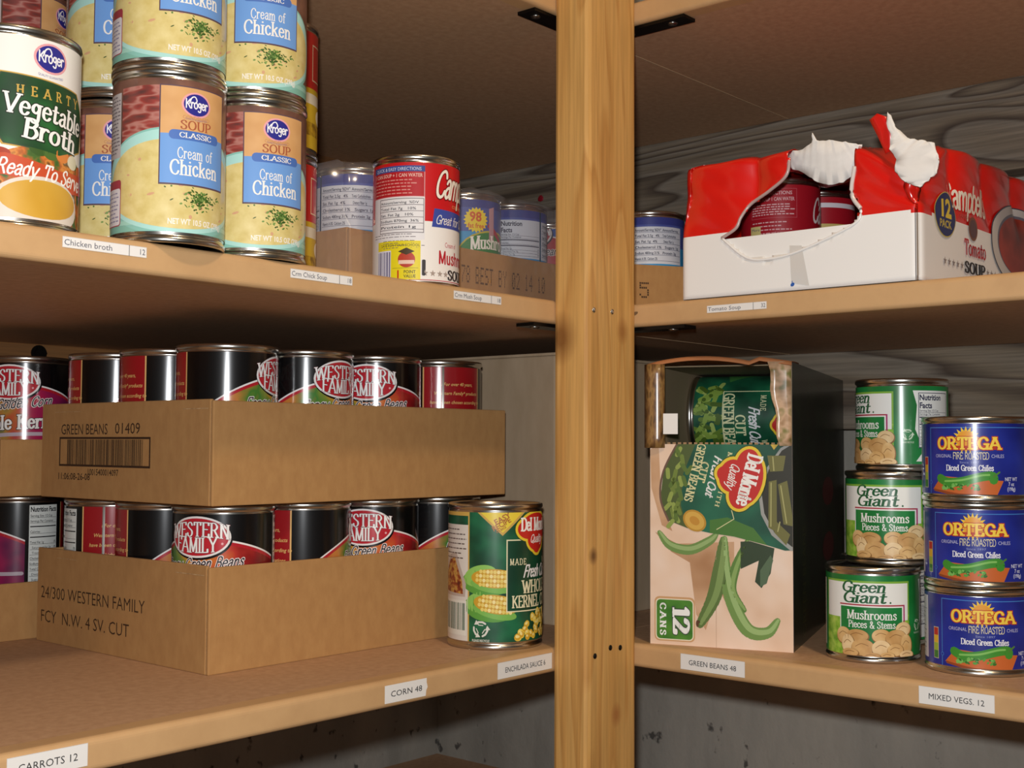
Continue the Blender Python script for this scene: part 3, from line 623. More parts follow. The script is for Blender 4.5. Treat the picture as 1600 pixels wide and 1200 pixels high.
def mushroom_label():
    R, H = .034, 58.5; G = blur_print('mushroom_green', [(.35, '#0f6a2a'), (.65, '#1c8440')], 3, 1); s = full(R, H, G); W = ink('#e9e9e2', 1)
    s.rect(-40, 0, 30, 54.5, ink('#7fae3c', 1), 1)
    lg = blur_print('mushroom_field', [(.3, '#4f8a1e'), (.5, '#8cba3c'), (.7, '#b4d05a')], 14, 1, detail=3); s.rect(-40, 0, 30, 30, lg, 2)
    s.rect(-38.6, 26, 28.6, 53, W, 3); s.rect(-38.6, 4, -21, 27, lg, 4)
    dg = ink('#1e5a34', 1)
    s.pen('Green', -22, 46.4, 7.6, dg, 32, 'l', .095, .055, True, .08, 5, shear=.22); s.pen('Giant', -21, 38.6, 7.6, dg, 31, 'l', .095, .055, True, .08, 5, shear=.22); s.ell(14, 39, .7, .7, dg, 5)
    s.rect(-24, 36.4, 25.6, 37.4, ink('#a8283c', 1), 5); s.rect(24.4, 8, 25.6, 37.4, ink('#a8286a', 1), 5); s.rect(-24, 8, 23.8, 36, W, 5); s.rect(-23.2, 8, 23.2, 35.4, G, 6)
    s.pen('Mushrooms', .5, 26.6, 6.2, W, 36, a=.085, b=.045, gap=.1, l=7); s.pen('Pieces & Stems', .5, 20.4, 4.9, W, 34, a=.085, b=.045, gap=.1, l=7)
    tan = [blur_print('mushroom_tan%d' % i, [(.3, a), (.7, b)], 9, 1) for i, (a, b) in enumerate((('#c79a5c', '#e0bd84'), ('#b88a50', '#d4ac72'), ('#d4b07c', '#ead0a0')))]
    rim = ink('#8a6234', 1)
    for i, (x, y, a, b) in enumerate(((-21, 14, 6, 6), (-10, 14.5, 8, 4.6), (24, 20, 6.4, 5), (7, 15, 6.5, 5), (18, 13.6, 8, 6), (-17, 8, 5, 7), (26, 8, 5, 8), (-6, 6.4, 8, 6), (7, 6, 6.6, 6), (17, 5, 6, 4.4), (-15, 2, 6, 3), (26, 1.5, 6, 3), (11, .8, 5, 2.6), (0, .5, 6, 2.4))):
        s.ell(x+.3, y-.5, a+.5, b+.5, rim, 8+i*2); s.ell(x, y, a, b, tan[i % 3], 9+i*2); s.line([(x-a*.62, y+b*.05), (x-a*.1, y+b*.42), (x+a*.5, y+b*.2)], .4, rim, 10+i*2, True)
    recycle(s, 40, 22, 3.6, ink('#cfe0c4', 1), 3)
    s.fill([(46, 2), (52, 10), (45.5, 26), (47, 44), (44, 55), (78, 55), (78, 2)], W, 2); nutrition(s, 48, 12, 76, 53.4, W, ink('#2a2c4a', 1), 3, 4.4, True); s.frame(48, 12, 76, 53.4, .5, ink('#2a2c4a', 1), 5)
    s.rect(-76, 4, -44, 54, ink('#d4d8ca', 1), 2); s.grey_lines(-74, 6, -46, 52, 14, ink('#4a5a48', 1), 3)
    return s.wrap('mushroom_label', R+.0003, .0055)
def chile_label():
    R, H = .0365, 49.5; B = blur_print('chile_blue', [(.35, '#141f78'), (.65, '#1f2f94')], 3, 1); s = full(R, H, B); lb = ink('#3f7ac0', 1)
    s.frame(-30, -2, 48, 47, .6, lb, 1)
    s.star(-1, 38, 9.6, ink('#e8c030', 1), 3, 18, .66); s.ell(-1, 38, 6.4, 6.4, ink('#e09a28', 1), 4)
    s.pen('ORTEGA', 0, 31.8, 7.8, ink('#eecb4a', 1), 43, a=.115, b=.08, gap=.14, l=6, out=ink('#b83a1c', 1), og=.07)
    s.poly([(-19, 31.2), (19, 31.2), (19, 34), (-19, 34)], ink('#b83a1c', 1), 4)
    s.text('ORIGINAL', -17.5, 25.6, 2.5, ink('#b8b8d4', 1), 13, l=4); s.text('CHILES', 20, 25.6, 2.5, ink('#b8b8d4', 1), 9, l=4)
    s.pen('FIRE ROASTED', 2.0, 24.6, 4.6, ink('#e8ddb0', 1), 24, a=.05, b=.05, serif=False, gap=.06, l=4); s.text('Since 1897', 1, 21.6, 1.6, ink('#8a92c4', 1), 13, l=4)
    s.pen('Diced Green Chiles', 1, 16.6, 3.8, ink('#ecebee', 1), 32, a=.09, b=.06, gap=.08, l=4)
    s.poly([(-27, 3.2), (-19, 12.6), (24, 9.6), (19, -1), (-6, -1)][::-1], ink('#c0622c', 1), 3); s.poly([(-26, 2), (-6, -1.5), (19, -1.5), (19, 0), (-6, .6), (-26.4, 3.6)], ink('#8e4420', 1), 4)
    s.line([(-20, 11), (-14, 8.4), (-4, 9), (8, 12.2), (16, 13), (17, 10.2)], 6.2, ink('#3d8a2c', 1), 5, True); s.line([(-16, 9), (-4, 10), (8, 13.2), (14, 13.8)], 1.4, ink('#7cb85a', 1), 6, True); s.line([(17, 12.6), (21, 15.6)], 1.3, ink('#4f7a34', 1), 6)
    R_ = random.Random(4)
    for i in range(46): s.ell(R_.uniform(-18, 8), R_.uniform(3.4, 7), R_.uniform(.8, 1.5), R_.uniform(.5, .9), ink(('#4f9a38', '#77b458', '#2f6a24')[i % 3], 1), 6, R_.uniform(-1, 1), 7)
    for t, y in (('NET WT', 9.6), ('7 oz', 6.2), ('(198g)', 2.8)): s.text(t, 30, y, 2.6, ink('#c8cade', 1), None, l=4, bold=.02, sx=.75)
    s.rect(-38, 4, -33, 26, ink('#c8c0a0', 1), 2)
    for i, c in enumerate(('#3a7a34', '#9ab03a', '#dcae2e', '#b82a24')): s.rect(-37.6, 4.4+i*5.3, -33.4, 9.6+i*5.3, ink(c, 1), 3)
    s.ell(-29.4, 8, 1.3, 1.3, lb, 3); s.ell(-29.4, 8, .9, .9, B, 4)
    nutrition(s, 50, 3, 78, 47, ink('#dddcd4', 1), ink('#23222c', 1), 3, 3.4)
    s.rect(-82, 3, -46, 47, ink('#c9cad8', 1), 2); s.grey_lines(-80, 5, -48, 45, 13, ink('#3c3f70', 1), 3)
    return s.wrap('chile_label', R+.0003, .0054)
def stew_label():
    R, H = .0327, 89.0; s = full(R, H, ink('#b8261c', 1)); s.rect(-103, 0, 103, 46, ink('#c8a428', 1), 1)
    s.rect(-103, 34, 103, 42, ink('#d8cbb0', 1), 2); s.rect(-103, 10, 103, 20, blur_print('stew_picture', [(.3, '#6a4a14'), (.6, '#c29a24'), (.75, '#4a5a18')], 14, 1), 2)
    for u in (-80, -40, 0, 40, 80):
        s.frame(u-15, 52, u+15, 80, 1, ink('#d8b890', 1), 2); s.pen('S', u+10, 60, 12, ink('#e8dcc8', 1), l=3); s.ell(u, 26, 8, 6, ink('#ece0c8', 1), 3)
    return s.wrap('stew_label', R+.0003, .0063)

# ------------------------------------------------------------------ cans
_BODY = {}
def can_meshes(R, H):
    k = (R, H)
    if k in _BODY: return _BODY[k]
    bm = bmesh.new()
    lathe(bm, [(R-.0022, .0045), (R-.0018, .0012), (R-.0004, 0), (R+.0005, .0006), (R+.0008, .0016), (R+.0008, .0030), (R+.0002, .0038), (R-.0005, .0044), (R-.0004, .0052), (R, .0062),
               (R, H-.0062), (R-.0004, H-.0052), (R-.0005, H-.0044), (R+.0002, H-.0038), (R+.0008, H-.0030), (R+.0008, H-.0014), (R+.0005, H-.0004), (R-.0004, H), (R-.0016, H-.0008), (R-.002, H-.0045)])
    body = bpy.data.meshes.new('can_body'); bm.to_mesh(body); bm.free(); body.materials.append(STEEL)
    out = []
    for nm, z, d in (('can_lid', H-.0045, 1), ('can_base', .0045, -1)):
        bm = bmesh.new(); pr = [(R-.002, z), (R-.0045, z-.0006*d), (R-.006, z+.0004*d), (R-.0085, z+.0004*d), (R-.0105, z-.0002*d), (R-.0125, z+.0004*d), (R*.45, z+.0004*d), (R*.4, z), (.0005, z)]
        lathe(bm, pr, 96, False, True)
        me = bpy.data.meshes.new(nm); bm.to_mesh(me); bm.free(); me.materials.append(STEEL_IN); out.append(me)
    _BODY[k] = (body, out[0], out[1]); return _BODY[k]
def can(label_mesh, R, H, loc, phi, label, group=None, name='food_can', base=False, rot=None):
    """tin can standing at loc; phi (degrees) turns the middle of its label to the right of the line towards the aisle"""
    a = math.atan2(EYE.y-loc[1], EYE.x-loc[0]) + math.radians(phi) + PI/2
    t = empty(name, loc, a); tag(t, label, 'can', group)
    if rot: t.rotation_euler = rot
    b, l, e = can_meshes(R, H)
    link('can_body', b, t); link('lid', l, t); o = link('paper_label', label_mesh, t)
    if base: link('can_base', e, t)
    return t

# ------------------------------------------------------------------ structure: concrete walls, ledgers, floor, ceiling
ZL, ZM, ZT, ZB, TH = 0.0, 0.2739, 0.5243, -0.256, 0.0188
WX, WY, LX, LY = 0.387, 0.563, 0.349, 0.525
def concrete(name):
    m = mat(name, '#8f8c86', .9); nt, N, L, b = nodes_of(m)
    mp = coords(nt, 'Object', (1, 1, .25)); n1 = N.new('ShaderNodeTexNoise'); n1.inputs['Scale'].default_value = 14; n1.inputs['Detail'].default_value = 6
    L.new(mp.outputs[0], n1.inputs['Vector']); r1 = ramp(nt, [(.3, '#8e8a80'), (.55, '#a29d92'), (.75, '#b0a99b')]); L.new(n1.outputs['Fac'], r1.inputs[0])
    mp2 = coords(nt, 'Object', (1, 1, .8)); n2 = N.new('ShaderNodeTexNoise'); n2.inputs['Scale'].default_value = 60; n2.inputs['Detail'].default_value = 4
    L.new(mp2.outputs[0], n2.inputs['Vector']); r2 = ramp(nt, [(.29, '#4c4b50'), (.35, '#ffffff')]); L.new(n2.outputs['Fac'], r2.inputs[0])
    mx = N.new('ShaderNodeMix'); mx.data_type = 'RGBA'; mx.blend_type = 'MULTIPLY'; mx.inputs['Factor'].default_value = .8
    L.new(r1.outputs[0], mx.inputs['A']); L.new(r2.outputs[0], mx.inputs['B']); L.new(mx.outputs['Result'], b.inputs['Base Color'])
    bp = N.new('ShaderNodeBump'); bp.inputs['Strength'].default_value = .5; bp.inputs['Distance'].default_value = .003
    L.new(n2.outputs['Fac'], bp.inputs['Height']); L.new(bp.outputs[0], b.inputs['Normal']); return m
CONC = concrete('cast_concrete')
def structure(o): o['kind'] = 'structure'; return o
structure(box('wall_right', (WX, -2.2, -1.0), (WX+.1, WY+.1, 1.5), CONC))
structure(box('wall_left', (-2.4, WY, -1.0), (WX, WY+.1, 1.5), CONC))
structure(box('floor', (-2.4, -2.2, -1.1), (WX+.1, WY+.1, -1.0), noise_mat('floor_slab', [(.3, '#55524c'), (.7, '#6e6a62')], 9, bump=.2)))
structure(box('ceiling', (-2.4, -2.2, 1.5), (WX+.1, WY+.1, 1.6), noise_mat('ceiling_boards', [(.3, '#7a6a55'), (.7, '#948369')], 12, (.2, 1, 1))))
LEDGR = grain_mat('weathered_plank', '#8c8172', '#857662', '#54463a', 13, 'Y', .85, 9.0, .55, .5)
LEDGL = grain_mat('tan_plank', '#a87a48', '#996a38', '#7c5028', 9, 'X', .75, 6.0, .5, .4)
for i, (z0, z1) in enumerate(((ZT-TH-.0875, ZT-TH), (ZM-TH-.079, ZM-TH))):
    structure(box('trim_%d' % (i+1), (LX, -1.6, z0), (WX, WY, z1), LEDGR, bev=.0015))
    structure(box('trim_%d' % (i+3), (-2.0, LY, z0), (LX, WY, z1), LEDGL, bev=.0015))
blot = bmesh.new(); bmesh.ops.create_uvsphere(blot, u_segments=14, v_segments=8, radius=.0045)  # spot of red paint on the right ledger, modelled as a flattened blob
for v in blot.verts: v.co = Vector((v.co.x*.25, v.co.y*(1+.3*math.sin(5*v.co.z*700)), v.co.z*.9)) + Vector((LX-.0004, .3545, .4633))
tag(bm_obj('push_pin', blot, mat('red_plastic', '#8e1222', .4), None, True), 'small red push pin stuck in the grey plank above the wrapped cans', 'pin')
bt = empty('lag_bolt', (-.2141, LY, .2459)); tag(bt, 'dark bolt head in the tan plank above the corn can at left', 'bolt')
prism('hex_head', [(.006*math.cos(k*PI/3), .006*math.sin(k*PI/3)) for k in range(6)], 'Y', -.006, 0.0, IRON, bt)
prism('washer', [(.008*math.cos(k*PI/10), .008*math.sin(k*PI/10)) for k in range(20)], 'Y', -.0015, 0.0, IRON, bt)

# ------------------------------------------------------------------ shelves, post, braces
BOARD = noise_mat('particle_board', [(.3, '#b58c68'), (.5, '#bf9671'), (.7, '#c8a07b')], 160, (1, 1, 1), 6, .62, bump=.06)
NOSE = noise_mat('shelf_nosing', [(.3, '#bd9466'), (.55, '#c79e6e'), (.8, '#c0986a')], 22, (1, 1, 1), 5, .5)
JOINT = mat('board_joint', '#c0a27c', .8)
def nose_profile(t=TH, d=.016):
    p = [(d, -t)]
    for k in range(6): a = math.radians(270-k*18); p.append((.0035+.0035*math.cos(a), -t+.0035+.0035*math.sin(a)))
    for k in range(6): a = math.radians(180-k*18); p.append((.004+.004*math.cos(a), -.004+.004*math.sin(a)))
    return p + [(d, 0)]
def shelf(z, side, label, xmin=-1.3, ymin=-1.3):
    t = empty('shelf', (0, 0, z)); tag(t, label, 'shelf', 'shelf boards on the cellar walls')
    if side == 'left':
        box('panel', (xmin, .016, -TH), (WX, WY, 0), BOARD, t); prism('nosing', nose_profile(), 'X', xmin, .0155, NOSE, t)
    else:
        pts = [(x, zz) for x, zz in nose_profile()]
        box('panel', (.016, ymin, -TH), (WX, .0153, 0), BOARD, t)
        o = prism('nosing', pts, 'Y', ymin, -.0003, NOSE, t)
        box('joint_strip', (.03, .0145, -TH-.0003), (LX, .0158, -TH+.003), JOINT, t)
    return t
for z, nm in ((ZT, 'top'), (ZM, 'middle'), (ZL, 'lower'), (ZB, 'bottom')):
    where = {'top': 'overhead above the soup cans', 'middle': 'with the small printed stickers at mid height', 'lower': 'with the wide capital letter stickers', 'bottom': 'dark at the foot of the picture'}[nm]
    shelf(z, 'left', 'left hand particle board shelf %s' % where); sr = shelf(z, 'right', 'right hand particle board shelf %s' % where)
    if nm == 'middle':
        sm = Sheet(-60, 60, -20, 0)
        for a_, b_, w_, h_ in ((19, -10, 3.2, 2.6), (22, -12, 2.0, 1.4), (33, -8, 3.4, 1.4)): sm.ell(a_, b_, w_, h_, ink('#75593c', 0), 1, .3)
        o = link('dark_smudge', sm.flat('dark_smudge', (-.0001, 0, 0), (0, -1, 0), (0, 0, 1), .00005), sr); o['label'] = 'dark smudges on the shelf edge'

def pine_material():
    m = grain_mat('pine_post', '#dba760', '#d8a35b', '#c9924e', 20, 'Z', .5, 9.0, .35, .1); nt, N, L, b = nodes_of(m)
    src = b.inputs['Base Color'].links[0].from_socket
    tc = N.new('ShaderNodeTexCoord')
    for (kx, ky, kz, r, c) in ((-.066, -.008, .243, .017, '#7a4a1e'), (-.058, -.036, .0736, .006, '#5a3214'), (-.02, -.036, .25, .009, '#a06a34'), (-.028, -.036, -.052, .008, '#a86c38')):
        sub = N.new('ShaderNodeVectorMath'); sub.operation = 'SUBTRACT'; sub.inputs[1].default_value = (kx, ky, kz); L.new(tc.outputs['Object'], sub.inputs[0])
        scl = N.new('ShaderNodeVectorMath'); scl.operation = 'MULTIPLY'; scl.inputs[1].default_value = (1, 1, .75); L.new(sub.outputs[0], scl.inputs[0])
        ln = N.new('ShaderNodeVectorMath'); ln.operation = 'LENGTH'; L.new(scl.outputs[0], ln.inputs[0])
        mr = N.new('ShaderNodeMapRange'); mr.inputs['From Min'].default_value = r*.25; mr.inputs['From Max'].default_value = r; mr.inputs['To Min'].default_value = .85; mr.inputs['To Max'].default_value = 0
        L.new(ln.outputs['Value'], mr.inputs['Value'])
        mx = N.new('ShaderNodeMix'); mx.data_type = 'RGBA'; L.new(mr.outputs[0], mx.inputs['Factor']); L.new(src, mx.inputs['A']); mx.inputs['B'].default_value = lin(c)
        src = mx.outputs['Result']
    L.new(src, b.inputs['Base Color']); return m
post = empty('wooden_post', (0, 0, -1.0)); tag(post, 'pale pine post standing where the two shelf runs meet', 'post')
pb = bmesh.new(); bm_box(pb, (-.065, -.035, -1.0), (-.0005, -.0005, 1.5), .004)
po = bm_obj('timber', pb, pine_material(), post); po.location = (0, 0, 1.0)
for x, z in ((-.034, .2646), (-.058, .2640), (-.036, .0010), (-.023, -.0005), (-.056, -.0030)):
    bm = bmesh.new(); bmesh.ops.create_uvsphere(bm, u_segments=12, v_segments=6, radius=.0022)
    for v in bm.verts: v.co = Vector((v.co.x+x, v.co.y*.4-.0352, v.co.z+z+1.0))
    bm_obj('nail_head', bm, STEEL if z > .1 else IRON, post, True)

def brace(z, label):
    t = empty('corner_brace', (0, 0, z)); tag(t, label, 'bracket', 'black braces under the shelves')
    prism('plate', [(-.084, .004), (.004, .004), (.004, -.078), (.021, -.078), (.021, .022), (-.084, .022)], 'Z', -.0028, -.0003, IRON, t)
    for x, y in ((-.072, .013), (.0125, -.062), (-.02, .013), (.0125, -.02)):
        bm = bmesh.new(); bmesh.ops.create_uvsphere(bm, u_segments=12, v_segments=6, radius=.0042)
        for v in bm.verts: v.co = Vector((v.co.x+x, v.co.y+y, v.co.z*.4-.0028))
        bm_obj('screw', bm, mat('zinc', '#8f8c86', .35, 1.0), t, True)
brace(ZT-TH, 'black flat corner brace under the top shelf behind the post')
brace(ZM-TH, 'black flat corner brace under the middle shelf behind the post')

# ------------------------------------------------------------------ paper stickers on the shelf edges
PAPER = mat('sticker_paper', '#e6e1da', .6); INK = ink('#33302e', 0)
def join_meshes(name, parts):
    bm = bmesh.new(); mats = []; off = 0
    for me in parts:
        idx = []
        for m in me.materials:
            if m not in mats: mats.append(m)
            idx.append(mats.index(m))
        n0 = len(bm.faces); bm.from_mesh(me); bm.faces.ensure_lookup_table()
        for f in bm.faces[n0:]: f.material_index = idx[f.material_index] if idx else 0
    me = bpy.data.meshes.new(name)
    for m in mats: me.materials.append(m)
    bm.to_mesh(me); bm.free(); return me
def sticker(txt, side, a, W, z0, H, label, num=None, style='caps', tilt=0.0, torn=False):
    s = Sheet(-1, W+1, -1, H+1)
    if torn: s.fill([(0, 0), (W-1.5, -.2), (W-1, H*.3), (W+.4, H*.48), (W-.6, H*.75), (W-.6, H), (0, H)], PAPER, 1)
    else: s.rect(0, 0, W, H, PAPER, 1)
    if style == 'caps': s.text(txt, W/2, H*.33, H*.34, INK, W*.74, 'c', 0, 3)
    else:
        s.text(txt, .8, H*.24, H*.56, ink('#5c5a62', 0), W*.56, 'l', 0, 3); s.rect(W*.78, 0, W*.78+.35, H, INK, 3); s.text(num, W-1, H*.24, H*.56, ink('#5c5a62', 0), None, 'r', 0, 3)
    s.frame(0, 0, W, H, .12, ink('#b8b2aa', 0), 2) if not torn else None
    org = (a, -.0002, z0) if side == 'left' else (-.0002, a, z0)
    du = Vector((1, 0, tilt)) if side == 'left' else Vector((0, -1, tilt)); n = Vector((0, -1, 0)) if side == 'left' else Vector((-1, 0, 0))
    o = link('shelf_sticker', s.flat('shelf_sticker', org, du, du.normalized().cross(n)*-1, .0001))
    tag(o, label, 'sticker', 'paper stickers on the shelf edges'); return o
sticker('CARROTS 12', 'left', -.5085, 45.5, -.0146, 12.2, 'white sticker reading CARROTS 12 on the lower shelf edge', tilt=.0)
sticker('CORN 48', 'left', -.2440, 40.5, -.0155, 12.0, 'torn white sticker reading CORN 48 on the lower shelf edge', torn=True)
sticker('ENCHILADA SAUCE 6', 'left', -.1295, 64, -.0152, 12.2, 'white sticker reading ENCHILADA SAUCE 6 beside the post')
sticker('GREEN BEANS 48', 'right', -.0767, 57, -.0150, 12.0, 'white sticker reading GREEN BEANS 48 below the open carton')
sticker('MIXED VEGS. 12', 'right', -.2682, 51, -.0150, 11.8, 'white sticker reading MIXED VEGS. 12 on the lower right shelf')
sticker('Chicken broth', 'left', -.4842, 51.5, .2641, 6.0, 'small white sticker reading Chicken broth 12 on the middle shelf edge', '12', 'small')
sticker('Crm Chick Soup', 'left', -.3290, 52, .2639, 5.8, 'small white sticker reading Crm Chick Soup 18 on the middle shelf', '18', 'small')
sticker('Crm Mush Soup', 'left', -.1795, 52, .2642, 6.0, 'small white sticker reading Crm Mush Soup 18 near the post', '18', 'small')
sticker('Tomato Soup', 'right', -.1017, 52, .2619, 5.6, 'small white sticker reading Tomato Soup 32 under the torn pack', '32', 'small')

# ------------------------------------------------------------------ shallow cardboard trays
def bx_mesh(lo, hi, m, bev=.0008):
    bm = bmesh.new(); bm_box(bm, lo, hi, bev); me = bpy.data.meshes.new('b'); bm.to_mesh(me); bm.free(); me.materials.append(m); return me
def tray(loc, rz, L, W, H, label, front=None, side=None, t=.003, group='cardboard trays of cans', m=None):
    m = m or CARD
    e = empty('cardboard_tray', loc, rz); tag(e, label, 'tray', group)
    link('base_panel', bx_mesh((t, t, .0), (L-t, W-t, .0025), m), e)
    fp = [bx_mesh((0, 0, 0), (L, t, H), m)]
    if front: fp.append(front.flat('p', (0, 0, 0), (1, 0, 0), (0, 0, 1)))
    link('front_panel', join_meshes('front_panel', fp), e)
    sp = [bx_mesh((0, t+.0006, 0), (t, W, H+.001), m), bx_mesh((.0002, .0012, .001), (.0022, t+.0004, H-.001), CARD_EDGE, .0004)]
    if side: sp.append(side.flat('p', (0, W, 0), (0, -1, 0), (0, 0, 1)))
    link('side_panel', join_meshes('side_panel', sp), e)
    link('side_panel', bx_mesh((L-t, t+.0006, 0), (L, W, H), m), e); link('back_panel', bx_mesh((t+.0004, W-t, 0), (L-t-.0004, W, H), m), e)
    return e
TL, TW = .3069, .2321
BRN = ink('#3a2415', 0)
lo_side = Sheet(0, 232, 0, 74); lo_side.text('24/300 WESTERN FAMILY', 6, 35, 10, BRN, 148, 'l', -.005, 1); lo_side.text('FCY  N.W. 4 SV. CUT', 6, 16, 10, BRN, 128, 'l', -.005, 1)
lo_side.rect(30, 67.6, 60, 68, CARD_EDGE, 1); lo_side.rect(192, 67.6, 226, 68.2, CARD_EDGE, 1)
up_side = Sheet(0, 232, 0, 74); up_side.text('GREEN BEANS', 30, 50, 8.6, BRN, 68, 'l', 0, 1); up_side.text('01409', 108, 50.4, 8.6, BRN, 34, 'l', 0, 1)
up_side.frame(28, 25, 156, 48, 1.6, BRN, 1); up_side.bars(40, 26, 146, 46, BRN, 1, 12)
up_side.text('10015400014097', 70, 18.6, 5, BRN, 44, 'l', .01, 1); up_side.text('11:06:08-26-08', 26, 14.6, 5.4, BRN, 48, 'l', .01, 1)
up_side.rect(20, 67.6, 60, 68, CARD_EDGE, 1); up_side.rect(196, 67.6, 226, 68.2, CARD_EDGE, 1)
T1 = (-.3133, .1016); T2 = (-.3125, .1012)
tray((T1[0], T1[1], ZL), 0, TL, TW, .0735, 'lower brown cardboard tray of black cans printed 24/300, standing on the shelf', side=lo_side)
tray((T2[0], T2[1], .1155), 0, TL, TW, .0735, 'upper brown cardboard tray with barcode, stacked on the lower tray of black cans', side=up_side)
tray((-.385, .343, ZL), 0, .30, .16, .046, 'lower brown tray at far left, behind the big tray of black cans')
tray((-.3420, .343, .1155), 0, .26, .16, .046, 'upper brown tray at far left holding the golden corn can')

FB, FC = family_label('beans'), family_label('corn')
def grid(T, z, i, j): return (T[0]+.0037+.0374*(2*i+1), T[1]+.0037+.0374*(2*j+1), z)
G1, G2 = 'black cans in the lower tray', 'black cans in the upper tray'
for i, j, phi, lab in ((0, 0, -30, 'black can with oval red badge at the near corner of the lower tray'), (1, 0, 108, 'black can showing red text strip, second along the front of the lower tray'), (2, 0, -14, 'black can with half hidden red badge, third along the front of the lower tray'),
                       (3, 0, 62, 'black can behind the yellow corn can, last along the front of the lower tray'), (0, 1, 75, 'black can just left of the corner can of the lower tray'), (0, 2, 170, 'black can with white facts panel and red strip at the left of the lower tray')):
    can(FB, .0365, .112, grid(T1, .0027, i, j), phi, lab, G1)
for i, j, phi, lab in ((0, 0, 72, 'black can with badge cut by its edge, near corner of the upper tray'), (1, 0, 47, 'black can with whole red badge, second along the front of the upper tray'), (2, 0, -12, 'black can with badge crossed by a glare streak, third along the upper tray'),
                       (3, 0, 185, 'black can with red text panel facing out, last along the front of the upper tray'), (0, 1, 95, 'black can with wide red strip, left of the corner can of the upper tray'), (0, 2, 77, 'black can with narrow red strip, at the left end of the upper tray'),
                       (3, 1, 40, 'black can half hidden behind the red panel can in the upper tray')):
    can(FB, .0365, .112, grid(T2, .1182, i, j), phi, lab, G2)
can(FC, .0365, .112, (-.3003, .3850, .1182), -20, 'black and magenta golden corn can at the far left under the middle shelf')
can(FC, .0365, .112, (-.2973, .3990, .0027), -87, 'black can with white facts panel at far left in the low back tray')

# ------------------------------------------------------------------ plain carton in the corner
cb = empty('cardboard_carton', (.0302, .0744, ZL)); tag(cb, 'tall plain grey-brown carton in the corner behind the post', 'box')
bm = bmesh.new(); bm_box(bm, (0, 0, 0), (.30, .34, .2385), .0015); bm_obj('carton_body', bm, GREYCARD, cb)
for k, (lo, hi) in enumerate((((.001, .001, .2386), (.299, .1692, .2412)), ((.001, .1704, .2386), (.299, .339, .2412)))): box('top_flap', lo, hi, GREYCARD, cb, .0006)

# ------------------------------------------------------------------ corn can on the lower shelf
can(corn_can_label(), .0374, .1125, (-.0745, .0515, 0.0), 59, 'green can with yellow corn cobs standing alone beside the post')

# ------------------------------------------------------------------ soups on the middle shelf
SOUP = cream_soup_label(); GS = 'cream of chicken soup cans'; h = .1017
can(SOUP, .0327, .1015, (-.4039, .0224, ZM), 27, 'chicken soup can at the shelf edge, bottom of the nearest stack', GS)
can(SOUP, .0327, .1015, (-.4030, .0250, ZM+h), 26, 'chicken soup can topping the nearest stack, cut by the picture edge', GS, base=True)
can(SOUP, .0327, .1015, (-.3345, .0309, ZM), 25, 'chicken soup can at the bottom of the right hand stack', GS)
can(SOUP, .0327, .1015, (-.3335, .0330, ZM+h), 14, 'chicken soup can on top of the right hand stack', GS, base=True)
can(SOUP, .0327, .1015, (-.3885, .1041, ZM), 0, 'chicken soup can half hidden between broth can and nearest stack, bottom one', GS)
can(SOUP, .0327, .1015, (-.3900, .1020, ZM+h), 9, 'chicken soup can behind the broth can, upper one of the half hidden stack', GS, base=True)
can(SOUP, .0327, .1015, (-.4020, .2138, ZM), 64, 'chicken soup can hidden behind the vegetable broth can', GS)
can(SOUP, .0327, .1015, (-.4020, .2138, ZM+h), 62, 'chicken soup can peeping out above the vegetable broth can', GS, base=True)
can(SOUP, .0327, .1015, (-.3738, .2945, ZM), 100, 'chicken soup can at the very back, under the dark far left one', GS)
can(SOUP, .0327, .1015, (-.3738, .2945, ZM+h), 100, 'dark chicken soup can at the back, top left corner of the picture', GS, base=True)
can(broth_label(), .0374, .112, (-.4867, .0555, ZM), 27, 'white and green vegetable broth can at the left picture edge')
STEW = stew_label()
can(STEW, .0327, .1015, (-.2346, .1387, ZM), 15, 'lower red and yellow can in the sliver right of the soup stacks')
can(STEW, .0327, .1015, (-.2346, .1387, ZM+h), 15, 'upper red and yellow can in the sliver right of the soup stacks', base=True)
can(mushroom_soup_label(), .033, .1015, (-.1571, .0614, ZM), 67, 'red and white mushroom soup can standing before the wrapped tray')

# the wrapped tray of low fat soup
LOW = lowfat_soup_label(); GL_ = 'blue low fat soup cans'
fr = Sheet(0, 264, 0, 52); fr.dots('78 BEST BY 02 14 10', 126, 23, 15, ink('#3c2616', 0), 1, .42)
WT = tray((-.1895, .1010, ZM), 0, .2700, .1400, .052, 'brown tray of blue soup cans under clear shrink wrap, left of the post', front=fr, group='low brown trays on the middle shelf')
for i, (phi, lab) in enumerate(((125, 'blue can with facts panel at the left end of the wrapped tray'), (-60, 'blue can hidden behind the red and white mushroom soup can'), (52, 'blue can with yellow burst in the wrapped tray'), (-127, 'blue can with facts panel at the right end of the wrapped tray'))):
    can(LOW, .0322, .1015, (-.1523+.0651*i, .1372, ZM+.0027), phi, lab, GL_)
film = mat('shrink_film', '#ffffff', .12); nt, N, L, b = nodes_of(film)
tr = N.new('ShaderNodeBsdfTransparent'); tr.inputs[0].default_value = (.97, .965, .96, 1); gl = N.new('ShaderNodeBsdfGlossy'); gl.inputs['Roughness'].default_value = .16
df = N.new('ShaderNodeBsdfDiffuse'); df.inputs[0].default_value = (.7, .68, .72, 1)
m1 = N.new('ShaderNodeMixShader'); m1.inputs[0].default_value = .07; L.new(tr.outputs[0], m1.inputs[1]); L.new(gl.outputs[0], m1.inputs[2])
m2 = N.new('ShaderNodeMixShader'); m2.inputs[0].default_value = .08; L.new(m1.outputs[0], m2.inputs[1]); L.new(df.outputs[0], m2.inputs[2])
L.new(m2.outputs[0], N['Material Output'].inputs[0])
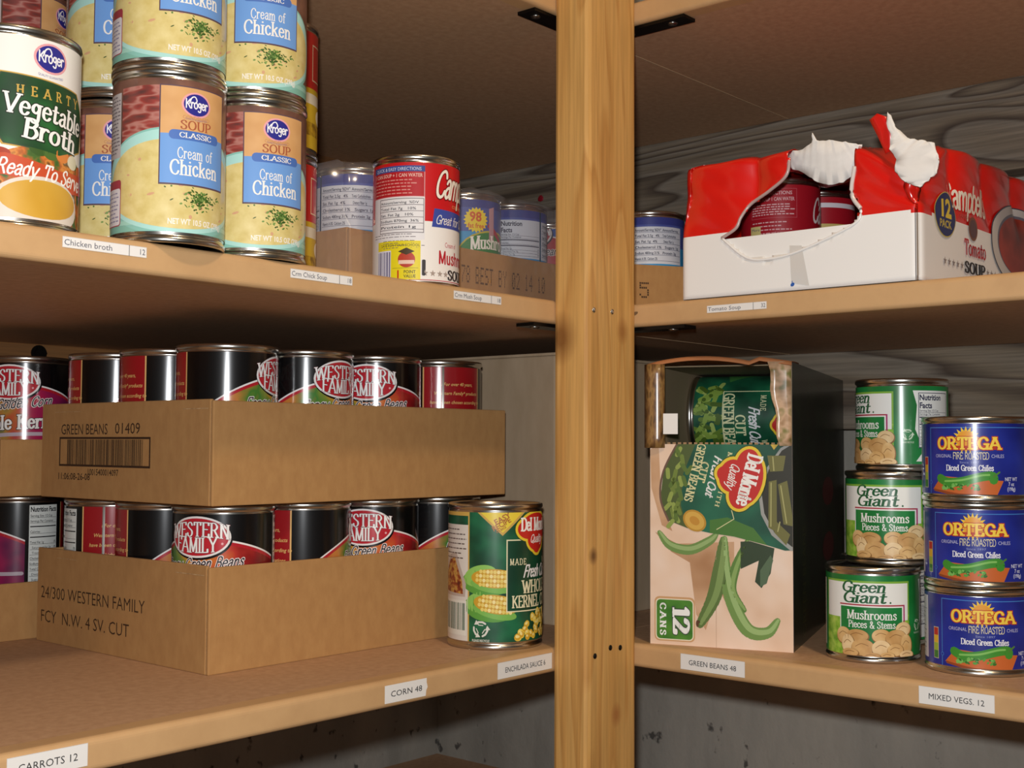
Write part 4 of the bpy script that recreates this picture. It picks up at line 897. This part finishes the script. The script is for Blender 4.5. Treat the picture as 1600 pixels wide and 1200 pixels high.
def shrink_wrap():
    prof = [(-.0008, .0006), (-.0012, .012), (-.001, .026), (-.001, .042), (-.0008, .053), (-.001, .066), (-.0008, .084), (-.0002, .1035), (.006, .1066), (.02, .1068), (.036, .107), (.055, .1066), (.075, .106)]
    bm = bmesh.new(); n = 110; g = []
    R_ = random.Random(8); ph = [R_.uniform(0, 6) for _ in range(8)]
    for i in range(n+1):
        x = -.0012 + .2724*i/n; row = []
        for k, (y, z) in enumerate(prof):
            sc = abs(math.sin(PI*(x-.0025)/.0651)) if k > 4 else 1
            y2 = y + (.010*(1-sc)**1.4 if k > 4 else 0) - .0007*math.sin(x*160+z*90+ph[0])*math.sin(z*70+ph[1]) - .0005*math.sin(x*410+z*260+ph[2])
            z2 = z + (.0012 - (.0015*(1-sc)) if k > 7 else 0) + (.0006*math.sin(x*300+y*200) if k > 7 else 0)
            if z < .03: y2 -= .004*max(0, math.sin(x*24+1.1))*(1-z/.03)
            row.append(bm.verts.new((x, y2, max(z2, .0004))))
        g.append(row)
    for a, b in zip(g, g[1:]):
        for k in range(len(prof)-1): bm.faces.new((a[k], b[k], b[k+1], a[k+1])).smooth = True
    for rows, sg in ((g[0], -1), (g[-1], 1)):
        back = [bm.verts.new((r.co.x + .0002*sg, .09, r.co.z)) for r in rows]
        for k in range(len(prof)-1): bm.faces.new((rows[k], rows[k+1], back[k+1], back[k])).smooth = True
    o = bm_obj('shrink_wrap', bm, film, WT); o['label'] = 'clear wrinkled shrink wrap'
shrink_wrap()

FS = family_label('soup')
can(FS, .0322, .1015, (.1290, .1640, ZM), -36, 'blue and red can with oval badge beside the left edge of the post')
f5 = Sheet(0, 190, 0, 52); f5.dots('5', 11, 21, 15, ink('#3c2616', 0), 1, .9)
tray((.1035, .0470, ZM), math.radians(-32), .19, .136, .052, 'brown tray marked 5 between the post and the torn soup pack', front=f5, group='low brown trays on the middle shelf')
def off5(u, v): a = math.radians(-32); return (.1035+u*math.cos(a)-v*math.sin(a), .0470+u*math.sin(a)+v*math.cos(a), ZM+.0027)
can(LOW, .0322, .1015, off5(.0372, .0362), 150, 'blue can with facts panel just right of the post', GL_)
can(LOW, .0322, .1015, off5(.1025, .0900), -120, 'blue can almost hidden by the corner of the torn soup pack', GL_)

# ------------------------------------------------------------------ the torn twelve-pack of tomato soup
PX, PY, PL, PD = .002, -.076, .196, .264
FRED = mat('film_red', '#d8140a', .33, 0, 1.0, .18, .4); FWHITE = mat('film_white', '#eeeae4', .4, 0, .5, .25, .4); TORN = noise_mat('torn_paper', [(.3, '#e2dbd2'), (.7, '#f0ebe4')], 90, (1, .15, .3), 4, .85, bump=.4)
def film_inset(s, n, z):
    """how far (m) the shrunk film falls in between the cans, at arc place s of a side of n cans, height z"""
    k = min(max((z-.046)/.04, 0), 1); k = k*k*(3-2*k)
    q = abs(math.sin(PI*s/.0655))
    return k*(.0004 + .007*(1-q)**1.6) + max(0, (z-.1040))**1.5*40
def film_point(side, u, z):
    """side: 0 front (u from the post end), 1 right (u away from the aisle), 2 back, 3 left; pack coordinates a (along front), x (into shelf)"""
    i = film_inset(u, 3 if side in (0, 2) else 4, z)
    return {0: (u, i), 1: (PL-i, u), 2: (PL-u, PD-i), 3: (i, PD-u)}[side]
def pack_world(a, x, z): return Vector((PX+x, PY-a, ZM+z))
def film_z(a, x, z):
    d = math.hypot(a-PL, x)/.036
    z2 = z - max(0, z-.052)*.62*math.exp(-d*d)
    return z2
HOLE = [(.038, .0457), (.0505, .052), (.0545, .060), (.0617, .0698), (.0782, .0775), (.0932, .0866), (.096, .098), (.0945, .112), (.150, .112), (.1475, .09), (.1453, .0678), (.1525, .0553), (.1475, .0443), (.1044, .0292), (.0778, .0255), (.0587, .0288)]
def inside(p, poly):
    c = False
    for (x0, y0), (x1, y1) in zip(poly, poly[1:]+poly[:1]):
        if (y0 > p[1]) != (y1 > p[1]) and p[0] < (x1-x0)*(p[1]-y0)/(y1-y0)+x0: c = not c
    return c
pack = empty('soup_multipack', (PX, PY, ZM)); tag(pack, 'torn red and white shrink wrapped twelve-pack of tomato soup', 'multipack')
def to_local(p): return p - Vector((PX, PY, ZM))
def build_wrap():
    bm = bmesh.new(); step = .0022
    per = []
    for side, ln in ((0, PL), (1, PD), (2, PL), (3, PD)):
        n = int(ln/step)
        for k in range(n): per.append((side, ln*k/n, ln))
    zs = [.0003] + [.004*k for k in range(1, 11)] + [.0425+.0024*k for k in range(27)]
    rings = []
    def corner_round(side, u, ln, a, x):
        # pull the four corners in to a radius
        r = .007; e = min(u, ln-u)
        if e < r:
            q = (r - math.sqrt(max(0, r*r-(r-e)**2)))*.55
            if side == 0: x += q
            elif side == 2: x -= q
            elif side == 1: a -= q
            else: a += q
        return a, x
    for z in zs:
        ring = []
        for side, u, ln in per:
            a, x = corner_round(side, u, ln, *film_point(side, u, z))
            w = .0006*math.sin(u*130+z*210)*math.sin(z*120+u*40) if z > .05 else 0
            zz = film_z(a, x, z); ring.append(bm.verts.new(to_local(pack_world(a-(w if side == 1 else 0), x+(w if side == 0 else 0), zz))))
        rings.append(ring)
    cx, cy = PL/2, PD/2
    for f in (.93, .86, .78, .68, .56, .42, .26, .1):
        ring = []
        for side, u, ln in per:
            a, x = film_point(side, u, .1049); a, x = cx+(a-cx)*f, cy+(x-cy)*f
            dx = min(math.hypot(a-.0327*(2*i+1), x-.0327*(2*j+1)-.001) for i in range(3) for j in range(4))
            z = .1078 - max(0, dx-.034)*.55 + .0008*math.sin(a*150)*math.sin(x*120)
            ring.append(bm.verts.new(to_local(pack_world(a, x, film_z(a, x, z)))))
        rings.append(ring)
    n = len(per)
    for a, b in zip(rings, rings[1:]):
        for k in range(n):
            f = bm.faces.new((a[k], a[(k+1) % n], b[(k+1) % n], b[k])); f.smooth = True
            c = f.calc_center_median(); f.material_index = 0 if c.z > .0505 - .004*math.exp(-(( -c.y-.205)/.02)**2)*(1 if c.x < .02 else 0) else 1
    bm.faces.new(rings[-1]).smooth = True
    kill = [f for f in bm.faces if (lambda c: c.x < .055 and inside((-c.y, c.z + max(0, c.x-.012)*.25), HOLE))(f.calc_center_median())]
    bmesh.ops.delete(bm, geom=kill, context='FACES')
    bmesh.ops.recalc_face_normals(bm, faces=bm.faces)
    o = bm_obj('plastic_wrap', bm, FRED, pack); o.data.materials.append(FWHITE)
    sd = o.modifiers.new('film thickness', 'SOLIDIFY'); sd.thickness = .0003; sd.offset = -1
    o['label'] = 'torn glossy red and white plastic wrap'
    return o
build_wrap()
# printed side of the wrap
def side_print():
    s = Sheet(0, 264, 0, 99); W = ink('#e6dccb', 1)
    s.pen("Campbell's", 88, 60, 20, W, 70, a=.085, b=.06, serif=False, gap=0, l=3, shear=.2)
    s.text('CONDENSED', 84, 53.6, 2.6, ink('#8a3a20', 1), 30, l=3)
    s.ell(42, 53, 20, 18, ink('#c8b45a', 1), 2); s.ell(42, 53, 19, 17.2, ink('#22275c', 1), 3); s.text('12', 42, 50, 15, ink('#e0c23a', 1), 22, l=4, bold=.04); s.text('PACK', 42, 42, 5.6, ink('#c8b04a', 1), 22, l=4, bold=.03)
    s.ell(95, 48, 9, 9, ink('#7a4a30', 1), 3); s.ell(95, 48, 7, 7, ink('#5a3a3c', 1), 4)
    s.pen('Tomato', 99, 27.5, 11, ink('#b8202a', 1), 42, a=.1, b=.06, serif=False, gap=.07, l=3)
    s.pen('SOUP', 98, 14, 8, ink('#2c2426', 1), 40, a=.14, b=.07, l=3)
    for k in range(5): s.star(40+k*8, 18, 3.2, ink('#8a7f7c', 1), 3); s.star(124+k*8, 18, 3.2, ink('#8a7f7c', 1), 3)
    s.ell(197, 46, 64, 34, ink('#3c3a4a', 1), 2, n=60); s.ell(197, 46, 62.6, 33, ink('#c8c0b8', 1), 3, n=60); s.ell(198, 47, 52, 26, ink('#6d6a76', 1), 4, n=60)
    s.ell(198, 46, 50, 24.6, blur_print('tomato_broth', [(.3, '#6a140c'), (.5, '#a8301a'), (.7, '#8a2012')], 2.4, 1), 5, n=60)
    def fn(u, v, l):
        a, x = film_point(1, u/1000, v/1000); return tuple(to_local(pack_world(a+.0009+.00012*l, x, film_z(a, x, v/1000))))
    V = []
    me = s.mesh('printed_side', fn, 2.2, None, 2.4)
    o = link('printed_side', me, pack); o['label'] = 'white side of the pack lettered Tomato SOUP with a bowl'
side_print()
# inner white tray seen through the tear
ib = [bx_mesh((.0014, -PL+.002, .0006), (.003, -.002, .045), FWHITE, .0004), bx_mesh((.003, -PL+.002, .0006), (PD-.003, -.002, .002), FWHITE, .0004),
      bx_mesh((.003, -PL+.0006, .0006), (PD-.003, -PL+.0013, .045), FWHITE, .0003), bx_mesh((.003, -.0013, .0006), (PD-.003, -.0006, .045), FWHITE, .0003)]
link('inner_tray', join_meshes('inner_tray', ib), pack)
def edge_pts(idx, dx=0.0):
    out = []
    for i in idx:
        a, z = HOLE[i]; q = film_point(0, a, min(z, .1)); out.append(tuple(to_local(pack_world(a, q[1]-.0004+dx, film_z(a, q[1], z)))))
    return out
def smooth3(p, n=6):
    q = [p[0]]+list(p)+[p[-1]]; o = []
    for i in range(1, len(q)-2):
        for k in range(n):
            t = k/n; o.append(tuple(.5*(2*b+(c-a)*t+(2*a-5*b+4*c-d)*t*t+(3*b-a-3*c+d)*t**3) for a, b, c, d in zip(*q[i-1:i+3])))
    return o+[p[-1]]
CLEARLIP = mat('film_lip', '#d8cfc8', .25, 0, 1.0, .1)
tube('torn_edge', smooth3(edge_pts([0, 15, 14, 13, 12, 11])), .0011, FWHITE, pack)
tube('torn_edge', smooth3(edge_pts([0, 1, 2, 3, 4, 5, 6])), .0013, mat('torn_edge_pink', '#b89a94', .4, 0, .6), pack)
tube('torn_edge', smooth3(edge_pts([11, 10, 9])), .0016, CLEARLIP, pack)
def patch(name, outline, depth, m, parent, th=.0007, cuts=3, ribs=0.0, label=None):
    """torn scrap: an outline (along the front, height; mm) bent towards or away from the aisle by depth(a, z)"""
    bm = bmesh.new(); vs = [bm.verts.new((a/1000, z/1000, 0)) for a, z in outline]
    es = [bm.edges.new((vs[i], vs[(i+1) % len(vs)])) for i in range(len(vs))]
    bmesh.ops.triangle_fill(bm, use_beauty=True, edges=es)
    bmesh.ops.subdivide_edges(bm, edges=bm.edges, cuts=cuts, use_grid_fill=True); bmesh.ops.triangulate(bm, faces=bm.faces)
    for v in bm.verts:
        a, z = v.co.x*1000, v.co.y*1000
        v.co = to_local(pack_world(a/1000, depth(a, z)/1000 + ribs/1000*math.sin(a*1.05+z*.5), z/1000))
    for f in bm.faces: f.smooth = True
    bmesh.ops.recalc_face_normals(bm, faces=bm.faces)
    o = bm_obj(name, bm, m, parent); sd = o.modifiers.new('paper thickness', 'SOLIDIFY'); sd.thickness = th; sd.offset = 0
    if label: o['label'] = label
    return o
R_ = random.Random(21)
def ragged(pts, amp):
    out = []
    for p, q in zip(pts, pts[1:]+pts[:1]):
        n = max(2, int(math.hypot(q[0]-p[0], q[1]-p[1])/2.2))
        for k in range(n):
            t = k/n; j = amp if k else 0; out.append((p[0]+(q[0]-p[0])*t+R_.uniform(-j, j), p[1]+(q[1]-p[1])*t+R_.uniform(-j, j)))
    return out
patch('torn_flap', ragged([(86, 101), (95, 107), (104, 106), (113, 109.4), (114.6, 116), (117, 110.5), (130.8, 108.2), (148.5, 104), (147, 94), (140, 84), (132, 79), (121, 78.5), (110, 83), (100, 91), (92, 94)], .5),
      lambda a, z: 10-.35*(z-78)+.012*(a-118)**2*.6+4, TORN, pack, .0009, 2, .15, 'white torn flap folded back over the hole')
patch('torn_flap', ragged([(175, 120), (177.5, 117), (181, 108.5), (190, 99), (208, 93), (211, 82), (209, 72), (197, 64), (187, 69), (180.5, 77), (182, 85), (177, 93), (178.5, 101), (174.5, 112)], .45),
      lambda a, z: -7+.10*(a-175)-.0*(z-60)+.004*(z-90)**2, TORN, pack, .0009, 2, .55, 'white ribbed flap standing up at the right')
patch('torn_strip', [(161, 117), (167, 120.5), (174, 117), (177.5, 105), (177, 94), (171, 92), (166.5, 104)], lambda a, z: -3+.15*(118-z), FRED, pack, .0008, 2, 0, 'red strip curling upward')
tp = Sheet(0, 196, 0, 50); tp.fill([(96, 34), (97.5, 6), (112, 2.6), (106, 33)], mat('tape_clear', '#d5d0c8', .18, 0, 1.0, .1), 1)
tp.ell(98.5, 4.6, 1.8, 1.4, ink('#2a5aa8', 1), 2, .5, 8); tp.rect(98, 5, 98.6, 7.4, ink('#2a5aa8', 1), 2)
tpm = tp.flat('clear_tape', to_local(pack_world(0, -.0004, 0)), (0, -1, 0), (0, 0, 1), .0002); link('clear_tape', tpm, pack)
TOM = tomato_label()
can(TOM, .0322, .1015, (.1016, -.1104, ZM+.0022), 94, 'red tomato soup can seen through the tear of the pack', 'tomato soup cans in the torn pack')
can(TOM, .0322, .1015, (.1680, -.1104, ZM+.0022), -89, 'red can with gold band, half seen at the right of the tear', 'tomato soup cans in the torn pack')

# ------------------------------------------------------------------ carton of green beans with its torn-open front
BW, BH, BD = .1139, .2245, .300
gx, gy, grz = .0085, -.0422, math.atan2(-.94789, .3186)
carton = empty('bean_carton', (gx, gy, ZL), grz); tag(carton, 'tall green bean carton with torn open front on the right shelf', 'box')
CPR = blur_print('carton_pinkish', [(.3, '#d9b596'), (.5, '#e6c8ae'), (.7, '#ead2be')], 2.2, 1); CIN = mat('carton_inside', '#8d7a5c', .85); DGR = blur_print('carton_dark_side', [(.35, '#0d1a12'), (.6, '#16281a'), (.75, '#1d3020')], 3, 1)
def art(x, y):   # places measured on the flat front of the carton
    return ((x-1016)/224*114, (1005+.067*(x-1016)-y)/440*224)
def carton_front():
    s = Sheet(0, 113.9, 0, 160); s.rect(0, 0, 114, 160, CPR, 1)
    A = lambda pts: [art(x, y) for x, y in pts]
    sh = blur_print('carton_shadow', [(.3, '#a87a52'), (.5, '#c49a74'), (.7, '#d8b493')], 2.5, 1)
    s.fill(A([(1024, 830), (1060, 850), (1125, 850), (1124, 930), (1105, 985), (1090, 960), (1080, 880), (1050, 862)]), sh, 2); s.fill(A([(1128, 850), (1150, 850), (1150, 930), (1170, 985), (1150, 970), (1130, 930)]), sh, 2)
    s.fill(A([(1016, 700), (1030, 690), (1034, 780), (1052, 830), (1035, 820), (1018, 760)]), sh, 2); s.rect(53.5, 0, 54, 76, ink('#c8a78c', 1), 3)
    # pods
    def pod(pts, w, c1, c2, l=3):
        p = spline(A(pts), 6); n = len(p)
        for i in range(n-1):
            ww = w*math.sin(PI*(.1+.86*i/n))**.7; s.line([p[i], p[i+1]], ww, ink(c1, 1), l); s.line([(p[i][0]+ww*.12, p[i][1]+ww*.12), (p[i+1][0]+ww*.12, p[i+1][1]+ww*.12)], ww*.42, ink(c2, 1), l+1)
    pod([(1031, 831), (1048, 852), (1080, 860), (1110, 848), (1122, 838)], 8, '#6d8c48', '#93ad6c'); pod([(1133, 846), (1128, 890), (1118, 935), (1096, 976)], 12, '#5c7438', '#7d9654')
    pod([(1135, 845), (1136, 890), (1146, 940), (1170, 985), (1200, 990), (1216, 972)], 11, '#6f9048', '#97b470'); pod([(1170, 850), (1152, 890), (1146, 925), (1165, 955)], 8, '#5c8038', '#86a45a')
    pod([(1096, 974), (1093, 972), (1092, 978)], 3, '#5c3a22', '#5c3a22')
    s.fill(A([(1160, 850), (1175, 850), (1212, 862), (1206, 900), (1192, 922), (1182, 912), (1188, 880), (1160, 892)]), ink('#2f4026', 1), 4); s.fill(A([(1190, 895), (1206, 872), (1210, 880), (1200, 915), (1190, 920)]), ink('#52684a', 1), 5)
    # big can, lying on its side
    s.fill(A([(1062, 690), (1038, 735), (1033, 777), (1046, 813), (1076, 826), (1112, 835), (1150, 842), (1201, 857), (1228, 866), (1242, 866), (1242, 690)]), blur_print('carton_can_green', [(.3, '#0f3d2c'), (.5, '#1b5c42'), (.7, '#2a7454')], 2.5, 1), 6)
    s.fill(A([(1062, 690), (1038, 735), (1033, 777), (1046, 813), (1076, 826), (1066, 790), (1070, 740), (1092, 690)]), ink('#4c5a2a', 1), 7)
    R_ = random.Random(6)
    for i in range(34):
        x, y = R_.uniform(1044, 1086), R_.uniform(694, 818)
        if x > 1092-(y-690)*.25: continue
        u, v = art(x, y); a = R_.uniform(.8, 2.2); s.line([(u-3*math.cos(a), v-3*math.sin(a)), (u+3*math.cos(a), v+3*math.sin(a))], 3.4, ink(('#6d7f34', '#8c9c4a', '#59702c')[i % 3], 1), 8)
    s.line(A([(1062, 690), (1038, 735), (1033, 777), (1046, 813)]), 1.6, ink('#6a5040', 1), 9, True)
    cr = ink('#d6cf9a', 1); rt = math.radians(-104.5)
    def word(t, x, y, h, w, **k): u, v = art(x, y); s.pen(t, u, v, h, k.pop('m', cr), w, rot=rt, l=k.pop('l', 9), **k)
    word('GREEN BEANS', 1083, 738, 6.4, 47, a=.1, b=.06); word('CUT', 1096, 738, 6, 16, a=.1, b=.06); word('Fresh Cut', 1113, 745, 6.6, 32, m=ink('#e4e2dc', 1), a=.1, b=.07, serif=False, gap=.02, shear=.3)
    word('MADE WITH', 1131, 752, 3.2, 44, a=.08, b=.05, gap=.3)
    u, v = art(1160, 752); shield(s, u, v, 1.3, rt, 12)
    s.line(A([(1123, 830), (1150, 815), (1146, 800)]), .6, cr, 9)
    s.fill(A([(1112, 835), (1150, 842), (1201, 857), (1180, 830), (1140, 812), (1112, 815)]), ink('#47752f', 1), 8)
    u, v = art(1088, 815); s.ell(u, v, 10, 8, ink('#b8892c', 1), 9, -.6); s.ell(u, v, 8.4, 6.6, ink('#d2a648', 1), 10, -.6); s.ell(u, v, 4.4, 3.2, ink('#c08a30', 1), 11, -.6)
    # the open end with cut beans
    s.fill(A([(1242, 700), (1222, 710), (1200, 740), (1188, 777), (1192, 810), (1208, 842), (1236, 866), (1242, 867)]), ink('#9a9a94', 1), 10); s.fill(A([(1242, 704), (1224, 714), (1204, 742), (1193, 777), (1197, 808), (1212, 838), (1238, 860), (1242, 862)]), ink('#2c2a1c', 1), 11)
    for pts in ([(1204, 760), (1216, 758), (1216, 838), (1203, 830)], [(1218, 765), (1232, 760), (1242, 830), (1226, 826)], [(1202, 720), (1230, 722), (1226, 745), (1206, 745)], [(1214, 820), (1236, 842), (1230, 858), (1212, 838)]):
        s.fill(A(pts), ink('#6d6a34', 1), 12); c = A(pts); s.line([((c[0][0]*.7+c[1][0]*.3), c[0][1]-1), ((c[3][0]*.7+c[2][0]*.3), c[3][1]+1)], .9, ink('#a8a468', 1), 13)
    p = A([(1236, 700), (1240, 692), (1243, 700), (1243, 715)]); s.fill(A([(1200, 692), (1228, 694), (1212, 712)]), ink('#c8a83a', 1), 9)
    # badge
    (u0, v0), (u1, v1) = art(1025, 998), art(1086, 938)
    s.rrect(u0-1, v0-1, u1+1, v1+1.6, 4, ink('#c89a6a', 1), 3); s.rrect(u0, v0, u1, v1, 3.6, ink('#e6dcc0', 1), 4); s.rrect(u0+.8, v0+.8, u1-.8, v1-.8, 3, blur_print('badge_green', [(.3, '#2f6a1a'), (.7, '#5a9430')], 6, 1), 5)
    W = ink('#eeeee8', 1); s.pen('12', u0+(u1-u0)*.47, (v0+v1)/2, 12.6, W, 20, a=.13, b=.07, rot=-PI/2, l=7, out=ink('#3c4a38', 1), og=.05); s.pen('CANS', u0+3.8, (v0+v1)/2, 4.6, W, 25, a=.12, b=.07, gap=.4, rot=-PI/2, l=7)
    return s
front_me = join_meshes('front_panel', [bx_mesh((0, 0, .0004), (BW, .0008, .160), CIN, .0002), carton_front().flat('f', (0, 0, 0), (1, 0, 0), (0, 0, 1), .00006)])
link('front_panel', front_me, carton)
# ragged perforation along the top of the front panel
bm = bmesh.new()
for k in range(26):
    x = .001+k*.0044; r = bmesh.ops.create_cube(bm, size=1)
    for v in r['verts']: v.co = Vector((x+v.co.x*.0026+.0013, .0004+v.co.y*.0007, .1606+v.co.z*.0018))
bm_obj('perforated_edge', bm, mat('carton_tear', '#9c7b58', .9), carton)
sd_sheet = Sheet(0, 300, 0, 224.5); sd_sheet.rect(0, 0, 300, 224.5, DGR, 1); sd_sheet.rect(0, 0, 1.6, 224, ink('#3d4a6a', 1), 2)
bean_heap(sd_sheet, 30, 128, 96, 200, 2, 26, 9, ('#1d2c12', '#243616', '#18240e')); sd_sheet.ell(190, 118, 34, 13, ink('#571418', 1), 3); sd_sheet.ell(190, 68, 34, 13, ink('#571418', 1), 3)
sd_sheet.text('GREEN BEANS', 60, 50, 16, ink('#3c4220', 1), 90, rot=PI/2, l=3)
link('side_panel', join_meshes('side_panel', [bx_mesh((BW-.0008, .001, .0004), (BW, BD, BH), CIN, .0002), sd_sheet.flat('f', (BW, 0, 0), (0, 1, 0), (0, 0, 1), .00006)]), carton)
link('side_panel', bx_mesh((0, .001, .0004), (.0008, BD, BH), CIN, .0002), carton)
link('back_panel', bx_mesh((.001, BD-.0008, .0004), (BW-.001, BD, BH), CIN, .0002), carton); link('base_panel', bx_mesh((.001, .001, .0003), (BW-.001, BD-.001, .001), CIN, .0002), carton)
link('top_panel', bx_mesh((.001, .03, BH-.0008), (BW-.001, BD-.001, BH), CIN, .0002), carton)
# curled top flap and the two side flanges of the opening
def strip(name, rows, m, th=.0008):
    bm = bmesh.new(); g = [[bm.verts.new(p) for p in r] for r in rows]
    for a, b in zip(g, g[1:]):
        for k in range(len(a)-1): bm.faces.new((a[k], a[k+1], b[k+1], b[k])).smooth = True
    uv = bm.loops.layers.uv.new('UVMap')
    for f in bm.faces:
        for lp in f.loops: lp[uv].uv = (lp.vert.co.x*10, lp.vert.co.z*10)
    bmesh.ops.recalc_face_normals(bm, faces=bm.faces); o = bm_obj(name, bm, m, carton); s = o.modifiers.new('board thickness', 'SOLIDIFY'); s.thickness = th; s.offset = 0; return o
xs = [k/14 for k in range(15)]
crest = lambda t: .0055*math.sin(PI*min(t*1.35, 1))**.8 if t < .74 else .0055*(1-(t-.74)/.26)*.9
strip('top_flap', [[(BW*t*1.02-.002, y, BH+crest(t)*q+.0005-dz) for t in xs] for y, q, dz in ((-.003, 1, .0035), (-.001, 1, .0005), (.012, .9, 0), (.032, .1, 0))], mat('carton_raw_edge', '#a8693c', .8))
beige = blur_print('carton_flange_left', [(.3, '#4a3218'), (.45, '#7a5630'), (.55, '#94703f'), (.7, '#5f4424')], 26, 1, (1, .3, 1)); peach = blur_print('carton_flange_right', [(.3, '#6a6030'), (.42, '#a88460'), (.55, '#c8a482'), (.7, '#7f7840')], 9, 1)
strip('side_flange', [[(-.004+.0165*t, -.0015-.0035*math.sin(PI*t), z) for t in (0, .25, .5, .75, 1)] for z in [.157+.0075*k for k in range(10)]], beige)
strip('side_flange', [[(BW-(.0085+.009*(k/9)+.0012*math.sin(k*1.4))*(1-t)-.0004, -.0008-.0045*(1-t)*(1-.5*t), .159+.0073*k) for t in (0, .25, .5, .75, 1)] for k in range(10)], peach)
tagp = link('price_sticker', bx_mesh((.0125, -.0062, .168), (.0245, -.0056, .1845), PAPER, .0001), carton); tagp['label'] = 'small blank white sticker'
GBL = green_bean_can_label()
Rz = Matrix.Rotation(grz, 4, 'Z'); LIE = Matrix(((0, 0, 1, 0), (0, 1, 0, 0), (-1, 0, 0, 0), (0, 0, 0, 1)))
for z, y, roll, lab in ((.1856, .150, 14, 'green bean can lying on its side inside the open carton'), (.1118, .150, 40, 'green bean can lying in the carton behind its front, middle layer'), (.0380, .150, 80, 'green bean can lying in the carton behind its front, bottom layer')):
    c = can(GBL, .0360, .1115, (0, 0, 0), 0, lab, 'green bean cans lying in the carton', base=True)
    p = Vector((.0012, y, z)); w_ = Rz @ p
    mw = Matrix.Translation(Vector((gx, gy, ZL)) + w_) @ Rz @ LIE @ Matrix.Rotation(math.radians(roll), 4, 'Z')
    c.location = mw.to_translation(); c.rotation_euler = mw.to_euler()

# ------------------------------------------------------------------ mushrooms and chiles on the lower right shelf
ML, CL = mushroom_label(), chile_label(); GM, GC = 'small mushroom cans', 'blue diced chile cans'
can(ML, .034, .070, (.0711, -.2027, ZL), -2, 'mushroom can standing on the shelf at the front of its stack', GM)
can(ML, .034, .070, (.1475, -.1778, ZL), -38, 'mushroom can on the shelf almost hidden behind the front one', GM)
can(ML, .034, .070, (.0921, -.2092, ZL+.0702), -10, 'mushroom can in the middle of the stack beside the blue cans', GM)
can(ML, .034, .070, (.0984, -.2155, ZL+.1404), -60, 'mushroom can on top of the stack, turned to its facts panel', GM)
can(CL, .0365, .060, (.0752, -.2815, ZL), 5, 'blue chile can at the bottom of its stack of three', GC)
can(CL, .0365, .060, (.0752, -.2814, ZL+.0602), -3, 'blue chile can in the middle of its stack of three', GC)
can(CL, .0365, .060, (.0730, -.2816, ZL+.1204), -8, 'blue chile can on top of its stack of three', GC)
